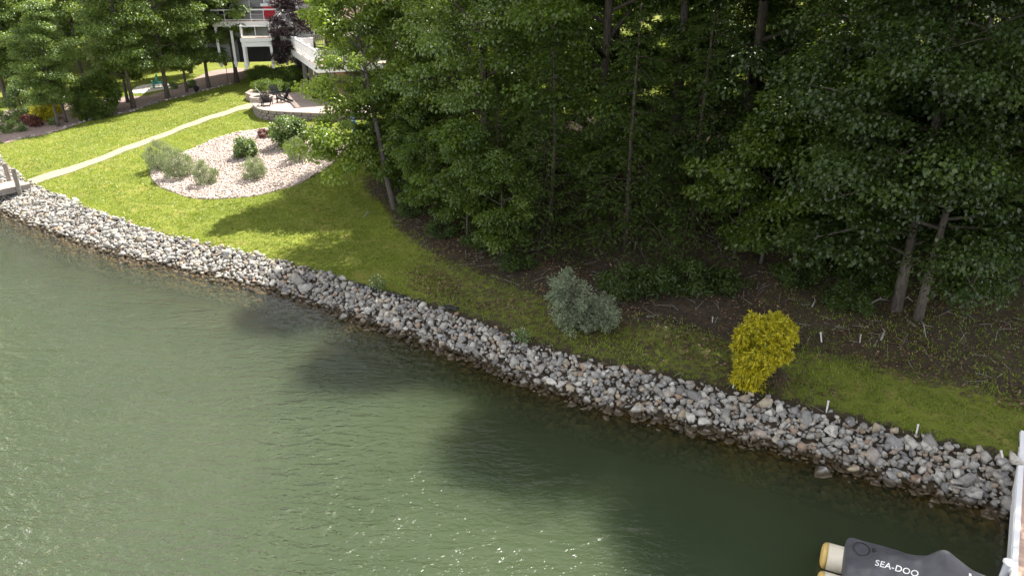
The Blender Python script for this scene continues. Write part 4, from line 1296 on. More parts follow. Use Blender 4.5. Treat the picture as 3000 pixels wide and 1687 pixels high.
for c in range(5):
    t = (0.5 if c % 2 else 0.2) * bw
    while t < cumw[-1] - bw * 0.5:
        a, b = wl_at(t - bw / 2), wl_at(t + bw / 2)
        p = (a + b) / 2; ang = math.atan2(b[1] - a[1], b[0] - a[0])
        nrm = np.array([math.sin(ang), -math.cos(ang)])
        q = p + nrm * (0.14 + random.uniform(0, 0.02))
        if c == 0:
            o = link('cap_stone', capm, 'wall_cap', wall); q = p + nrm * 0.12
            o.location = (q[0] - pc[0], q[1] - pc[1], 0.7 + 0.015)
        else:
            zc = PATIO_Z - 0.03 - bh * (c - 0.5)
            if zc + bh / 2 < Hf(q[0], q[1]) - 0.02:
                t += bw; continue
            o = link('block', blk[0], 'wall_block', wall)
            o.location = (q[0] - pc[0], q[1] - pc[1], zc - (PATIO_Z - 0.7))
        o.rotation_euler = (0, 0, ang)
        t += bw
# fire pit
fpp = Pz(768, 298, PATIO_Z)
fp = thing('fire_pit', 'round stone fire pit on the patio in front of the chairs', 'fire pit', (fpp[0], fpp[1], PATIO_Z))
ring = MB().box((0, 0, 0.1), (0.36, 0.2, 0.18)).mesh('ring_block', bevel=0.015)
for c in range(2):
    for k in range(13):
        a = 2 * math.pi * (k + 0.5 * c) / 13
        o = link('ring_block', ring, 'wall_cap', fp)
        o.location = (0.72 * math.cos(a), 0.72 * math.sin(a), 0.19 * c); o.rotation_euler = (0, 0, a + math.pi / 2)
MB().lathe((0, 0, 0), [(0.62, 0.02), (0.62, 0.26), (0.3, 0.3), (0.02, 0.31)], 14).build('ash_bed', 'shade_black', fp, local=True)
MB().tube([(0.1, 0.2, 0.3), (-0.45, 0.25, 0.95)], [0.012, 0.012], 5).build('poker', 'steel_grey', fp, local=True)
# adirondack chair
def chair(label, loc, rz):
    c = thing('garden_chair', label, 'chair', loc, rz, 'black slatted chairs round the fire pit')
    for k in range(6):
        f = k / 5
        MB().box((0, -0.30 + 0.52 * f, 0.38 - 0.14 * f), (0.54, 0.085, 0.025)).build('seat_slat', 'chair_black', c, local=True)
    for k in range(6):
        x = -0.235 + 0.094 * k
        top = 1.02 - 0.10 * abs(k - 2.5) / 2.5
        MB().bar((x * 0.85, 0.20, 0.24), (x * 1.15, 0.50, top), 0.082, 0.022).build('back_slat', 'chair_black', c, local=True)
    for s in (-1, 1):
        MB().box((s * 0.31, -0.30, 0.28), (0.035, 0.10, 0.56)).build('leg', 'chair_black', c, local=True)
        MB().bar((s * 0.28, -0.34, 0.37), (s * 0.28, 0.62, 0.03), 0.035, 0.12).build('side_rail', 'chair_black', c, local=True)
        MB().box((s * 0.35, -0.04, 0.57), (0.13, 0.74, 0.025)).build('armrest', 'chair_black', c, local=True)
        MB().bar((s * 0.31, 0.26, 0.20), (s * 0.33, 0.28, 0.56), 0.035, 0.06).build('leg', 'chair_black', c, local=True)
    MB().box((0, 0.36, 0.62), (0.56, 0.03, 0.07)).build('back_brace', 'chair_black', c, local=True)
    return c
for (u, v, rz, lb) in [(783, 309, 0.1 + math.pi, 'black slatted garden chair with its back to the lake, beside the fire pit'),
                       (808, 290, 0.5, 'black slatted garden chair facing the lake, farthest of the three'),
                       (830, 300, -1.7, 'black slatted garden chair seen side on at the right of the fire pit')]:
    p = Pz(u, v, PATIO_Z)
    chair(lb, (p[0], p[1], PATIO_Z), rz)
# step and pot beside patio
p = Pz(868, 254, PATIO_Z + 0.1)
st = thing('garden_step', 'pale stone step leading up beside the deck posts', 'step', (p[0], p[1], PATIO_Z))
MB().box((0, 0, 0.09), (1.5, 0.45, 0.18)).build('tread', 'edging_white', st, bevel=0.02, local=True)
p = Pz(922, 288, PATIO_Z)
tc = thing('trash_bin', 'dark upright bin standing by the deck posts on the patio', 'bin', (p[0], p[1], PATIO_Z))
MB().lathe((0, 0, 0), [(0.22, 0), (0.26, 0.7), (0.27, 0.72)], 12).build('body', 'chair_black', tc, True, local=True)
MB().lathe((0, 0, 0.72), [(0.27, 0), (0.28, 0.05), (0.10, 0.16), (0.02, 0.17)], 12).build('lid', 'steel_grey', tc, True, local=True)
# gazing ball
p = pxg(1038, 388)
gbq = thing('gazing_ball', 'blue glass ball on a tapered dark blue pedestal behind the branches', 'garden ornament', p)
MB().lathe((0, 0, 0), [(0.10, -0.05), (0.11, 0.05), (0.09, 0.15), (0.20, 0.55), (0.21, 0.62), (0.10, 0.66)], 14).build('pedestal', 'blue_glaze', gbq, True, local=True)
MB().lathe((0, 0, 0.62), [(0.04, 0.0), (0.13, 0.05), (0.19, 0.18), (0.15, 0.31), (0.06, 0.37), (0.01, 0.38)], 16).build('ball', 'blue_glass', gbq, True, local=True)

# ------------------------------------------------------------------ white house behind
def house_white():
    base = Pz(745, 190, 3.7)
    D = float((base - CAM) @ np.array([0, CP, -SP]))
    rz = R_(14)
    r = thing('white_house', 'far white house with stacked decks, white posts and an outside stair', 'house', tuple(base), rz)
    pm_ = D / F_PX                     # metres per photo pixel here
    # landing on posts, upper deck, wall
    zl, zu = 2.0, 3.15
    MB().box((0.6, 6.0, 4.2), (9.0, 5.5, 8.6)).build('wall', 'siding_grey', r, local=True)
    MB().box((0.45, 0.4, zl), (2.5, 1.8, 0.30)).build('landing', 'white_paint', r, local=True)
    MB().box((0.45, 0.4, zl + 0.17), (2.4, 1.7, 0.04)).build('landing_floor', 'dock_plank', r, local=True)
    MB().box((-0.3, 2.3, zu), (5.4, 1.9, 0.38)).build('upper_deck', 'white_paint', r, local=True)
    MB().box((-0.3, 2.3, zu + 0.21), (5.3, 1.8, 0.04)).build('deck_floor', 'dock_plank', r, local=True)
    for x, y, h in [(-0.62, -0.35, zl), (1.55, -0.35, zl), (-0.62, 1.2, zl), (2.6, 1.6, zu), (3.3, 1.7, zu), (-2.8, 1.5, zu), (-1.6, 1.5, zu), (4.1, 0.9, 2.2)]:
        MB().box((x, y, h / 2 - 0.15), (0.2, 0.2, h + 0.3)).box((x, y, 0.02), (0.3, 0.3, 0.2)).build('post', 'white_paint', r, local=True)
    MB().box((0.4, 3.15, 0.9), (3.6, 0.2, 2.0)).build('basement_opening', 'shade_black', r, local=True)
    MB().box((0.45, -0.35, zl - 0.35), (2.4, 0.16, 0.36)).build('beam', 'white_paint', r, local=True)
    def rail(pa, pb, nb, h=0.9):
        pa, pb = Vector(pa), Vector(pb)
        q = MB().bar(pa + Vector((0, 0, h)), pb + Vector((0, 0, h)), 0.10, 0.10).bar(pa + Vector((0, 0, 0.12)), pb + Vector((0, 0, 0.12)), 0.06, 0.06).build('railing', 'white_paint', r, local=True)
        for i in range(nb):
            c = pa.lerp(pb, i / max(nb - 1, 1))
            MB().box((c.x, c.y, c.z + h / 2), (0.05, 0.05, h)).build('baluster', 'white_paint', q, local=True)
    rail((-3.0, 1.4, zu + 0.2), (2.2, 1.4, zu + 0.2), 6)
    rail((-0.7, -0.45, zl + 0.17), (1.6, -0.45, zl + 0.17), 3)
    rail((-0.7, -0.45, zl + 0.17), (-0.7, 1.2, zl + 0.17), 4)
    rail((1.7, 0.0, zl + 0.2), (2.9, 1.3, zu + 0.25), 5)
    rail((1.5, 0.6, zl + 0.2), (2.6, 1.8, zu + 0.25), 5)
    for k in range(5):
        f = (k + 0.5) / 5
        MB().box((1.65 + 1.2 * f, 0.3 + 1.2 * f, zl + 0.2 + 1.05 * f), (0.9, 0.3, 0.05), R_(-45)).build('stair_tread', 'edging_white', r, local=True)
    MB().bar((1.65, 0.1, zl + 0.0), (2.95, 1.4, zu + 0.1), 0.06, 0.35).build('stair_stringer', 'white_paint', r, local=True)
    for x, zc in [(-2.0, 4.7), (0.6, 4.7), (3.2, 4.7)]:
        f = MB().box((x, 3.22, zc), (1.3, 0.08, 1.9)).build('window_frame', 'white_paint', r, local=True)
        MB().box((x, 3.16, zc), (1.1, 0.05, 1.7)).build('pane', 'window_glass', f, local=True)
    MB().box((3.9, 3.1, 5.0), (0.25, 0.2, 3.5)).build('downspout', 'white_paint', r, local=True)
    M = Matrix.Translation(r.location) @ Matrix.Rotation(rz, 4, 'Z')
    q = M @ Vector((1.6, 2.4, zu + 0.23))
    u = thing('deck_cabinet', 'red fronted white topped cabinet on the far upper deck', 'cabinet', tuple(q), rz)
    MB().box((0, 0, 0.55), (0.95, 0.6, 1.1)).build('body', 'red_fabric', u, local=True)
    MB().box((0, 0, 1.2), (1.3, 0.8, 0.22)).build('top', 'white_paint', u, bevel=0.03, local=True)
house_white()
# a second far house glimpsed between the left trees
hp = at(-40, 88)
h2 = thing('distant_house', 'pale house glimpsed between the trees on the far left', 'house', hp, R_(10))
MB().box((0, 0, 3.0), (14, 8, 6.4)).build('wall', 'white_paint', h2, local=True)
MB().add([(-7.6, -4.6, 6.2), (7.6, -4.6, 6.2), (7.6, 0, 9.2), (-7.6, 0, 9.2), (-7.6, 4.6, 6.2), (7.6, 4.6, 6.2)], [(0, 1, 2, 3), (3, 2, 5, 4), (0, 3, 4), (1, 5, 2), (0, 4, 5, 1)]).build('roof', 'roof_shingle', h2, local=True)
for x in (-5, -2, 2, 5):
    for zc in (1.8, 4.6):
        f = MB().box((x, -4.02, zc), (1.3, 0.08, 1.5)).build('window_frame', 'white_vinyl', h2, local=True)
        MB().box((x, -4.08, zc), (1.1, 0.05, 1.3)).build('pane', 'window_glass', f, local=True)

# ------------------------------------------------------------------ left garden furnishings
poly = smooth_loop([G(u, v) for u, v in [(395, 275), (490, 262), (520, 248), (470, 246), (400, 256)]], 3)
tag(draped('gravel_patch', poly, 0.04, 'gravel_pale', 0.8), kind='structure')
p = pxg(466, 258)
tch = thing('teal_chair', 'teal green garden chair beyond the pale grey trunk', 'chair', p, 0.6)
MB().box((0, 0, 0.42), (0.9, 0.7, 0.08)).build('seat', 'teal_plastic', tch, local=True)
MB().bar((0, 0.30, 0.45), (0, 0.48, 1.05), 0.9, 0.06).build('backrest', 'teal_plastic', tch, local=True)
for sx in (-1, 1):
    MB().box((sx * 0.46, 0, 0.6), (0.08, 0.75, 0.05)).build('armrest', 'teal_plastic', tch, local=True)
    for sy in (-1, 1):
        MB().box((sx * 0.4, sy * 0.3, 0.22), (0.07, 0.07, 0.44)).build('leg', 'teal_plastic', tch, local=True)
p = pxg(577, 270)
bk = thing('bucket', 'black bucket at the lawn edge by the mulch slope', 'bucket', p)
MB().lathe((0, 0, 0), [(0.18, 0), (0.24, 0.42), (0.25, 0.44), (0.22, 0.44), (0.18, 0.1)], 14).build('body', 'shade_black', bk, True, local=True)
MB().tube([(-0.24, 0, 0.42), (-0.16, 0.02, 0.56), (0, 0.03, 0.62), (0.16, 0.02, 0.56), (0.24, 0, 0.42)], [0.01] * 5, 5).build('handle', 'steel_grey', bk, local=True)
p = pxg(669, 245)
bh_ = thing('birdhouse', 'small rust coloured birdhouse on a thin pole by the tall straight tree', 'birdhouse', p)
MB().tube([(0, 0, -0.1), (0, 0, 1.5)], [0.025, 0.025], 6).build('pole', 'bark_brown', bh_, local=True)
MB().box((0, 0, 1.62), (0.22, 0.22, 0.26)).build('box', 'rust_paint', bh_, local=True)
MB().add([(-0.16, -0.16, 1.75), (0.16, -0.16, 1.75), (0.16, 0.16, 1.75), (-0.16, 0.16, 1.75), (0, -0.16, 1.9), (0, 0.16, 1.9)], [(0, 1, 4), (2, 3, 5), (1, 2, 5, 4), (3, 0, 4, 5), (0, 3, 2, 1)]).build('roof', 'rust_paint', bh_, local=True)
# edging stones along the garden bed
em = [mesh_np('edging_stone', v * 0.2, f, np.full(len(v), 0.5)) for v, f in PROTO[:5]]
edg = thing('stone_edging', 'row of rough stones edging the garden bed along the lawn', 'edging', pxg(350, 338))
el = np.array(edg.location)
pts = [G(u, v) for u, v in [(60, 408), (160, 388), (235, 362), (300, 345), (380, 330), (470, 300), (560, 278), (640, 256), (690, 243)]]
for i in range(len(pts) - 1):
    L = np.linalg.norm(pts[i + 1] - pts[i])
    for k in range(int(L / 0.42)):
        q = pts[i] + (pts[i + 1] - pts[i]) * (k / (L / 0.42)) + rr.normal(0, 0.05, 3) * np.array([1, 1, 0])
        o = link('edging_stone', em[(i + k) % 5], 'riprap_stone', edg)
        o.location = np.array([q[0], q[1], Hf(q[0], q[1]) + 0.05]) - el; o.rotation_euler = (0, 0, k * 1.3)

# ------------------------------------------------------------------ small dock on the left
dz = 0.80
A = Pz(64, 534, dz)
Bp = Pz(-60, 560, dz)
dirL = (Bp - A); dirL[2] = 0; dirL /= np.linalg.norm(dirL)
perp = np.array([-dirL[1], dirL[0], 0])
if perp[1] > 0: perp = -perp          # towards the camera
dockL = thing('wooden_dock', 'small plank dock with two grey mooring posts at the left edge', 'dock', tuple(A))
wD, LD = 1.3, 9.0
ang = math.atan2(dirL[1], dirL[0])
plank = MB().box((0, 0, 0), (0.135, wD, 0.035)).mesh('plank', bevel=0.004)
for k in range(int(LD / 0.145)):
    o = link('plank', plank, 'dock_plank', dockL)
    q = dirL * (0.145 * k)
    o.location = (q[0], q[1], 0.0 + random.uniform(-0.002, 0.002)); o.rotation_euler = (0, 0, ang)
for s in (-1, 1):
    a = perp * (s * (wD / 2 + 0.02)) - dirL * 0.07; b = a + dirL * LD
    MB().bar(a + np.array([0, 0, -0.14]), b + np.array([0, 0, -0.14]), 0.05, 0.28).build('rim_joist', 'dock_grey', dockL, local=True)
for s, k in ((1, 0.55), (-1, 0.25)):
    q = perp * (s * (wD / 2 + 0.13)) + dirL * k
    MB().tube([(q[0], q[1], -1.6), (q[0], q[1], 0.95)], [0.12, 0.115], 10).build('mooring_post', 'wood_weathered', dockL, local=True)
for k in (3.0, 6.5):
    for s in (-1, 1):
        q = perp * (s * 0.6) + dirL * k
        MB().tube([(q[0], q[1], -3.0), (q[0], q[1], -0.05)], [0.1, 0.1], 8).build('pile', 'wood_weathered', dockL, local=True)

# ------------------------------------------------------------------ dock with white skirt on the right
dz2 = 0.62
E0 = Pz(2990, 1262, dz2); E1 = Pz(2961, 1687, dz2)
dR = E1 - E0; dR[2] = 0; LR = np.linalg.norm(dR); dR /= LR
pR = np.array([-dR[1], dR[0], 0])       # to the right of the edge
if pR[0] < 0: pR = -pR
dockR = thing('white_dock', 'tan boarded dock with a white skirt at the right edge', 'dock', tuple(E0))
angR = math.atan2(dR[1], dR[0])
LL = LR + 7.0
board = MB().box((0, 0, 0), (0.137, 1.86, 0.03)).mesh('board', bevel=0.004)
for k in range(int(LL / 0.142)):
    o = link('board', board, 'dock_plank', dockR)
    q = dR * (0.07 + 0.142 * k) + pR * (0.10 + 0.93)
    o.location = (q[0], q[1], -0.015); o.rotation_euler = (0, 0, angR)
for k in range(int(LL / 2.4) + 1):
    a = dR * (2.4 * k) ; b = dR * min(2.4 * (k + 1) - 0.01, LL)
    if 2.4 * k >= LL: break
    MB().bar(a + np.array([0, 0, 0.0]) + pR * 0.05, b + pR * 0.05, 0.10, 0.06).build('edge_trim', 'white_vinyl', dockR, local=True)
    MB().bar(a + np.array([0, 0, -0.21]), b + np.array([0, 0, -0.21]), 0.03, 0.36).build('skirt_panel', 'white_vinyl', dockR, local=True)
    MB().bar(a + pR * 2.0 + np.array([0, 0, -0.15]), b + pR * 2.0 + np.array([0, 0, -0.15]), 0.04, 0.3).build('skirt_panel', 'white_vinyl', dockR, local=True)
for k in (1.0, 4.6, 8.2, 11.8):
    for s in (0.25, 1.8):
        q = dR * k + pR * s
        MB().tube([(q[0], q[1], -3.2), (q[0], q[1], -0.06)], [0.09, 0.09], 8).build('pile', 'steel_grey', dockR, local=True)
q = dR * (LR - 0.15) - pR * 0.08
MB().tube([(q[0], q[1], -3.0), (q[0], q[1], 0.16)], [0.075, 0.075], 12).build('mooring_pipe', 'steel_grey', dockR, True, local=True)
MB().lathe((q[0], q[1], 0.16), [(0.095, 0), (0.095, 0.04), (0.02, 0.07)], 12).build('pipe_cap', 'white_vinyl', dockR, True, local=True)

# ------------------------------------------------------------------ covered watercraft on its float
far_c = Pz(2480, 1583, 0.78); near_c = Pz(2457, 1668, 0.70)
fwd = Pz(2640, 1626, 0.78) - far_c; fwd[2] = 0; fwd /= np.linalg.norm(fwd)
side = np.array([fwd[1], -fwd[0], 0])
if side[1] > 0: side = -side
stern = far_c + side * 0.28
rzw = math.atan2(fwd[1], fwd[0])
WC = (stern[0], stern[1], 0.0)
ski = thing('personal_watercraft', 'watercraft under a fitted black cover with white lettering, by the dock', 'watercraft', (WC[0], WC[1], 0.30), rzw)
def cover_mesh():
    xs = np.array([0.0, 0.03, 0.10, 0.3, 0.55, 0.8, 0.95, 1.08, 1.2, 1.32, 1.44, 1.54, 1.66, 1.85, 2.15, 2.45, 2.75, 3.0, 3.2])
    zt = np.array([0.30, 0.42, 0.48, 0.52, 0.57, 0.64, 0.68, 0.69, 0.70, 0.76, 0.94, 1.08, 1.02, 0.86, 0.66, 0.58, 0.50, 0.42, 0.30])
    wt = np.array([0.46, 0.53, 0.56, 0.575, 0.585, 0.59, 0.59, 0.585, 0.58, 0.575, 0.57, 0.565, 0.56, 0.54, 0.50, 0.43, 0.33, 0.22, 0.08])
    ridge = np.array([0.85, 0.82, 0.8, 0.74, 0.62, 0.48, 0.42, 0.40, 0.40, 0.40, 0.42, 0.42, 0.45, 0.5, 0.55, 0.6, 0.6, 0.6, 0.6])
    nn = 29
    V = []
    for x, z, w, rg_ in zip(xs, zt, wt, ridge):
        sh = 0.34
        for k in range(nn):
            t = -1 + 2 * k / (nn - 1)
            a = abs(t)
            # profile: top ridge, shoulder, then a steep skirt
            if a < 0.5:
                f = a / 0.5
                yy = w * rg_ * f; zz = z - (z - min(z, sh + 0.10)) * 0.45 * f ** 2.2
            elif a < 0.78:
                f = (a - 0.5) / 0.28
                za = z - (z - min(z, sh + 0.10)) * 0.45
                yy = w * rg_ + (w - w * rg_) * f; zz = za + (min(sh, z - 0.03) - za) * f ** 1.2
            else:
                f = (a - 0.78) / 0.22
                yy = w * (1 + 0.02 * math.sin(f * 3)); zz = min(sh, z - 0.03) + (0.02 - min(sh, z - 0.03)) * f
            wr = 0.022 * math.sin(9 * x + 5 * t + 2 * math.sin(4 * x)) * math.sin(6 * t + 3 * x) + 0.012 * math.sin(21 * x - 9 * t) * math.sin(5 * x + 4 * t)
            V.append((x, math.copysign(yy, t), zz + wr * (1 if a < 0.9 else 0.3)))
    Fc = []
    for i in range(len(xs) - 1):
        for k in range(nn - 1):
            Fc.append((i * nn + k, i * nn + k + 1, (i + 1) * nn + k + 1, (i + 1) * nn + k))
    b = MB(); b.v = V; b.f = Fc
    b.f.append(tuple(range(nn))); b.f.append(tuple((len(xs) - 1) * nn + k for k in reversed(range(nn))))
    return b
cv = cover_mesh().build('cover', 'cover_black', ski, True, local=True)
md = cv.modifiers.new('sub', 'SUBSURF'); md.levels = 1; md.render_levels = 2
near_y = -1.0 if (Matrix.Rotation(rzw, 3, 'Z') @ Vector((0, -1, 0))).y < 0 else 1.0
# vent patch stitched on the stern deck
pts = [(0.26 + 0.14 * math.cos(a), -near_y * 0.12 + 0.19 * math.sin(a), 0) for a in np.linspace(0, 2 * math.pi, 25)]
MB().tube([(x, y, 0.515 + 0.05 * max(0, (x - 0.3)) / 0.25 - 0.10 * y * y) for x, y, _ in pts], [0.009] * 25, 5).build('vent_seam', 'shade_black', cv, local=True)
MB().tube([(0.06, -0.5, 0.30), (0.06, 0.5, 0.30)], [0.02, 0.02], 6).build('hem_strap', 'shade_black', cv, local=True)
MB().bar((0.44, -near_y * 0.12, 0.56), (0.50, -near_y * 0.12, 0.57), 0.09, 0.03).build('vent_flap', 'shade_black', cv, bevel=0.01, local=True)
hull = MB()
for x, w, z0 in [(0.02, 0.50, -0.12), (0.6, 0.55, -0.18), (1.8, 0.55, -0.2), (2.6, 0.40, -0.15), (3.15, 0.06, 0.05)]:
    hull.v += [(x, -w, 0.06), (x, -w * 0.8, z0), (x, 0, z0 - 0.08), (x, w * 0.8, z0), (x, w, 0.06)]
for i in range(4):
    for k in range(4):
        hull.f.append((i * 5 + k, i * 5 + k + 1, (i + 1) * 5 + k + 1, (i + 1) * 5 + k))
    hull.f.append((i * 5 + 4, i * 5, (i + 1) * 5, (i + 1) * 5 + 4))
hull.f.append((0, 1, 2, 3, 4)); hull.f.append((24, 23, 22, 21, 20))
hull.build('hull', 'shade_black', ski, True, local=True)
# lettering and stripes on the cover
def text_mesh(txt, size):
    cu = bpy.data.curves.new('lettering', 'FONT')
    cu.body = txt; cu.size = size; cu.extrude = 0.004; cu.shear = 0.2; cu.align_x = 'CENTER'; cu.space_character = 1.05
    cu.offset = 0.001
    tmp = bpy.data.objects.new('lettering_curve', cu)
    COL.objects.link(tmp)
    bpy.context.view_layer.update()
    dg = bpy.context.evaluated_depsgraph_get()
    me = bpy.data.meshes.new_from_object(tmp.evaluated_get(dg))
    bpy.data.objects.remove(tmp); bpy.data.curves.remove(cu)
    me.materials.clear()
    return me
tm = text_mesh('SEA-DOO', 0.16)
# bend the lettering onto the near side of the cover
bpy.context.view_layer.update()
from mathutils.bvhtree import BVHTree
dg = bpy.context.evaluated_depsgraph_get()
evm = cv.evaluated_get(dg).to_mesh()
bvh = BVHTree.FromPolygons([vv_.co.copy() for vv_ in evm.vertices], [tuple(pp.vertices) for pp in evm.polygons])
near = -1.0 if (Matrix.Rotation(rzw, 3, 'Z') @ Vector((0, -1, 0))).y < 0 else 1.0
vd = Vector((0, -near * 0.72, -0.69)).normalized()
def on_cover(x, hgt):
    """project a point of the slanted side onto the cover along a fixed direction"""
    org = Vector((x, near * 1.2, 0)) + Vector((0, 0, 0.36 + 1.15)) + Vector((0, near * -0.69, 0.72)) * (hgt)
    hit, nrm_, _, _ = bvh.ray_cast(org, vd)
    return (hit, nrm_) if hit else (None, None)
ok_all = True
for vtx in tm.vertices:
    x = vtx.co.x + 0.84; hh = vtx.co.y - 0.06
    if near > 0: x = 1.68 - x
    hit, nr = on_cover(x, hh)
    if hit is None:
        hit, nr = Vector((x, near * 0.6, 0.3)), Vector((0, near, 0.3))
    if nr.dot(vd) > 0: nr = -nr
    vtx.co = hit + nr * (0.006 + max(0, vtx.co.z))
tm.update()
link('lettering', tm, 'print_white', cv)
for x0_, w_ in ((1.98, 0.05),):
    s = MB(); ring_ = []
    for k in range(13):
        hh = -0.25 + 0.5 * k / 12
        for dx in (0, w_):
            hit, nr = on_cover(x0_ + dx, hh)
            if hit is None: hit, nr = Vector((x0_ + dx, near * 0.5, 0.3)), Vector((0, near, 0.2))
            if nr.dot(vd) > 0: nr = -nr
            s.v.append(tuple(hit + nr * 0.008))
    for k in range(12):
        s.f.append((2 * k, 2 * k + 1, 2 * k + 3, 2 * k + 2))
    s.build('reflective_stripe', 'print_white', cv, local=True)
# float: two tubes with yellow end caps, a thing of its own
flo = thing('watercraft_float', 'two pale tube floats with yellow end caps carrying the watercraft', 'float', (WC[0], WC[1], 0.16), rzw)
for s in (-1, 1):
    y = s * 0.43; rad = 0.27
    xa = -0.40 if s * near < 0 else -0.44
    ring_pts = [(xa + 0.02, y, 0), (xa + 0.035, y, 0), (xa + 0.07, y, 0), (xa + 0.13, y, 0)]
    t_ = MB().tube([(xa + 0.132, y, 0), (1.2, y, 0), (3.2, y, 0), (3.5, y, 0.05)], [rad, rad, rad, rad * 0.55], 18).build('tube', 'float_white', flo, True, local=True)
    c_ = MB().tube(ring_pts, [rad * 0.55, rad * 0.78, rad * 0.95, rad + 0.002], 18).build('end_cap', 'float_yellow', t_, True, local=True)
    MB().bar((xa + 0.09, y - 0.09, rad * 0.84), (xa + 0.09, y + 0.09, rad * 0.84), 0.035, 0.03).build('grab_handle', 'shade_black', t_, local=True)
for x in (0.35, 1.4, 2.4):
    MB().box((x, 0, 0.10), (0.16, 0.9, 0.06)).build('cross_bar', 'steel_grey', flo, local=True)

# ------------------------------------------------------------------ stakes, weeds, branches
def stake(u0, v0, u1, v1, label, mat='stake_white', r=0.022):
    b = np.array(pxg(u1, v1))
    dep = float((b - CAM) @ np.array([0, CP, -SP]))
    t = P(u0, v0, dep)
    s = thing('marker_stake', label, 'stake', tuple(b))
    MB().tube([b + (b - t) * 0.15, t], [r, r], 8).build('shaft', mat, s)
    d = (t - b) / np.linalg.norm(t - b)
    MB().tube([t - d * 0.02, t + d * 0.012], [r * 1.25, r * 1.25], 8).build('cap', mat, s)
stake(2158, 1106, 2147, 1136, 'white stake leaning at the foot of the yellow shrub')
stake(2427, 1174, 2421, 1207, 'white stake above the stones right of the yellow shrub')
stake(2690, 1243, 2684, 1272, 'white stake standing in the grass edge before the sunlit patch')
stake(2933, 1320, 2942, 1362, 'white stake among the stones nearest the white dock')
stake(2404, 974, 2407, 1002, 'white stake on the bare soil right of the yellow shrub')
stake(2416, 752, 2413, 783, 'pale plastic tree tube highest on the wooded slope', 'tube_pale', 0.05)
stake(2522, 980, 2519, 1003, 'short pale peg left of the leaf litter patch', 'tube_pale', 0.02)
stake(2088, 928, 2087, 944, 'short pale peg behind the yellow shrub', 'tube_pale', 0.02)
S_WEED = shrub('weed', 240, 0.32, 0.45, 12, 16, 30, 0.09, 0.12, 'leaf_bed_green', 0.3, 0.8, upright=0.8)
S_FLOW = shrub('flower', 241, 0.36, 0.55, 0, 20, 2, 0.05, 0.1, 'leaf_white', 0.9, 0.8)
for (u, v, lb, sc) in [(1108, 850, 'weed with small white flowers by the torn edge of the stones', 1.0), (1528, 1005, 'weed with small white flowers at the top of the stones below the silver shrub', 0.85)]:
    t = place('flowering_weed', (S_WEED[0], S_WEED[1]), pxg(u, v), 0.4, sc, lb, 'weed', None, parts=('stem', 'leaves'))
    o = link('flowers', S_FLOW[1], None, t)
# torn landscape cloth at the top of the stones
for i, (u, v, w, lb) in enumerate([(1050, 838, 0.5, 'scrap of dark ground cloth at the grass edge, left of the flowering weed'), (1090, 850, 0.9, 'long strip of dark ground cloth under the flowering weed'),
                                   (1160, 868, 0.6, 'scrap of dark ground cloth right of the flowering weed'), (1320, 905, 0.5, 'scrap of dark ground cloth at the lawn edge between the two weeds')]):
    p = np.array(pxg(u, v))
    m = MB(); nx_ = 7
    for a in range(nx_):
        for b in range(3):
            xx = p[0] + (a / (nx_ - 1) - 0.5) * w + 0.05 * (b - 1); yy = p[1] - 0.55 * (a / (nx_ - 1) - 0.5) * w + 0.09 * (b - 1)
            m.v.append((xx, yy, Hf(xx, yy) + 0.06 + 0.03 * math.sin(a * 2.1 + b * 1.7)))
    for a in range(nx_ - 1):
        for b in range(2):
            m.f.append((a * 3 + b, a * 3 + b + 1, (a + 1) * 3 + b + 1, (a + 1) * 3 + b))
    c = m.mesh('ground_cloth', True, origin=p)
    o = link('ground_cloth', c, 'cloth_dark'); o.location = p
    md = o.modifiers.new('thick', 'SOLIDIFY'); md.thickness = 0.01
    tag(o, lb, 'ground cloth')
def branch(pxs, r, label, lift=0.04, mat='bark_pale'):
    pts = [np.array(pxg(u, v)) + np.array([0, 0, lift + (0.12 if 0 < i < len(pxs) - 1 else 0)]) for i, (u, v) in enumerate(pxs)]
    m = MB().tube(pts, [r * (1 - 0.6 * i / (len(pts) - 1)) for i in range(len(pts))], 6)
    mid = pts[len(pts) // 2]
    d = (pts[-1] - pts[0]); s = np.array([-d[1], d[0], 0.3]) * 0.22
    m.tube([mid, mid + s * 0.5 + d * 0.1, mid + s + d * 0.16], [r * 0.5, r * 0.35, r * 0.15], 5)
    o = link('fallen_branch', m.mesh('fallen_branch', True, origin=pts[0]), mat)
    o.location = pts[0]
    tag(o, label, 'branch')
branch([(2540, 897), (2575, 888), (2603, 884)], 0.035, 'pale fallen branch left of the straighter bare trunk')
branch([(2638, 883), (2655, 884), (2674, 886)], 0.03, 'short pale stick between the two bare trunks')
branch([(2832, 874), (2860, 862), (2888, 854)], 0.035, 'pale fallen stick lying on the slope far right of the bare trunks')
branch([(2500, 869), (2525, 873), (2548, 875)], 0.025, 'thin pale stick on the soil left of the bare trunks')
branch([(2695, 938), (2703, 965), (2712, 992)], 0.03, 'forked stick below the leaning bare trunk')
branch([(2580, 1000), (2588, 985), (2592, 972)], 0.03, 'short upright stub in the shaded grass below the trunks')
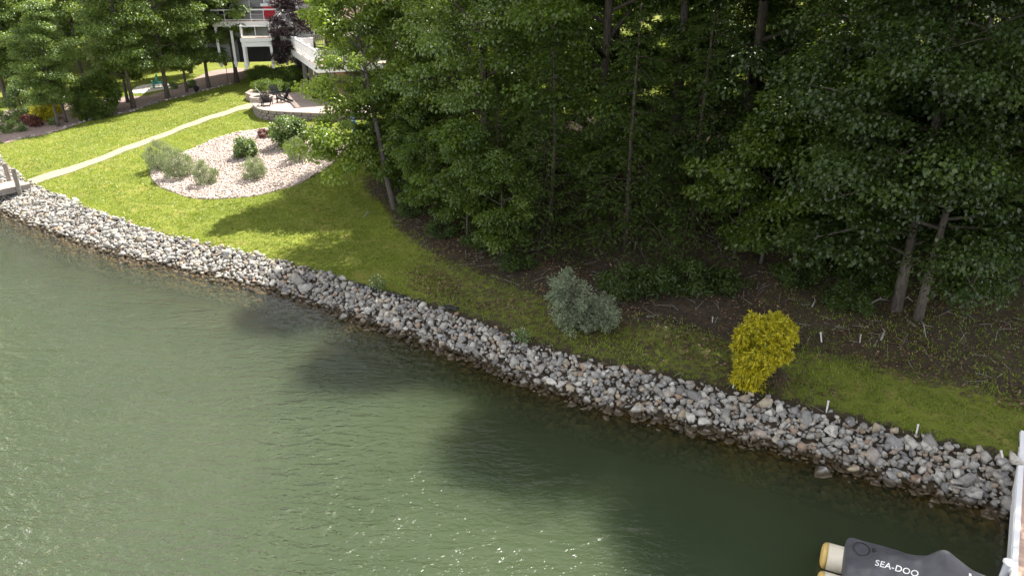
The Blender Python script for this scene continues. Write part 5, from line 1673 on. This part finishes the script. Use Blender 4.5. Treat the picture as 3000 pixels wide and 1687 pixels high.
branch([(2378, 903), (2386, 893), (2394, 884)], 0.025, 'small pale stick above the yellow shrub')
branch([(2738, 800), (2760, 815), (2790, 812)], 0.05, 'thick weathered log behind the leaning bare trunk', 0.08)
branch([(1355, 1030), (1390, 1045), (1425, 1068)], 0.03, 'driftwood branch lying on the stones at the waterline', 0.16)
branch([(2780, 1440), (2830, 1462), (2868, 1474)], 0.03, 'bleached driftwood on the stones near the white dock', 0.16)
branch([(1065, 640), (1078, 632), (1092, 622)], 0.02, 'thin dry stick on the bare patch by the leaning tree')
# leaf litter
lx, ly = scatter(75000, -9, 22, 15, 40, rr)
ls = sdist(lx, ly); la = litter_amount(lx, ly, ls)
k = (la > 0.35) & (ls > band_w(lx) + 0.8) & (rr.random(len(lx)) < 0.25 + 0.75 * (np.sin(lx * 1.3 + np.sin(ly)) * np.sin(ly * 1.1) > 0.1))
lx, ly = lx[k], ly[k]; nl = len(lx)
pos = np.stack([lx, ly, H(lx, ly) + rr.uniform(0.015, 0.05, nl)], -1)
L = rr.uniform(0.06, 0.13, nl)
me = leaf_mesh('leaf_litter', pos, np.array([0, 0, 1.0]) + rr.normal(0, 0.35, (nl, 3)), rr.normal(size=(nl, 3)), L, L * 0.6, rr.random(nl) ** 1.6)
tag(link('leaf_litter', me, 'leaf_litter'), 'dry brown fallen leaves strewn over the wood floor', 'leaf litter', kind='stuff')

# dead twigs on the wood floor
tx, ty = scatter(1500, -7, 21, 16, 34, rr)
ts_ = sdist(tx, ty); k = litter_amount(tx, ty, ts_) > 0.6
tx, ty = tx[k], ty[k]
m = MB()
for x, y in zip(tx, ty):
    a = rr.uniform(0, 6.283); l = rr.uniform(0.15, 0.6); z0 = Hf(x, y) + 0.03
    x2, y2 = x + math.cos(a) * l, y + math.sin(a) * l
    m.tube([(x, y, z0), (x2, y2, Hf(x2, y2) + rr.uniform(0.03, 0.14))], [0.010, 0.005], 3)
tag(link('dead_twigs', m.mesh('dead_twigs'), 'wood_weathered'), 'thin dead twigs scattered on the wood floor', 'twigs', kind='stuff')
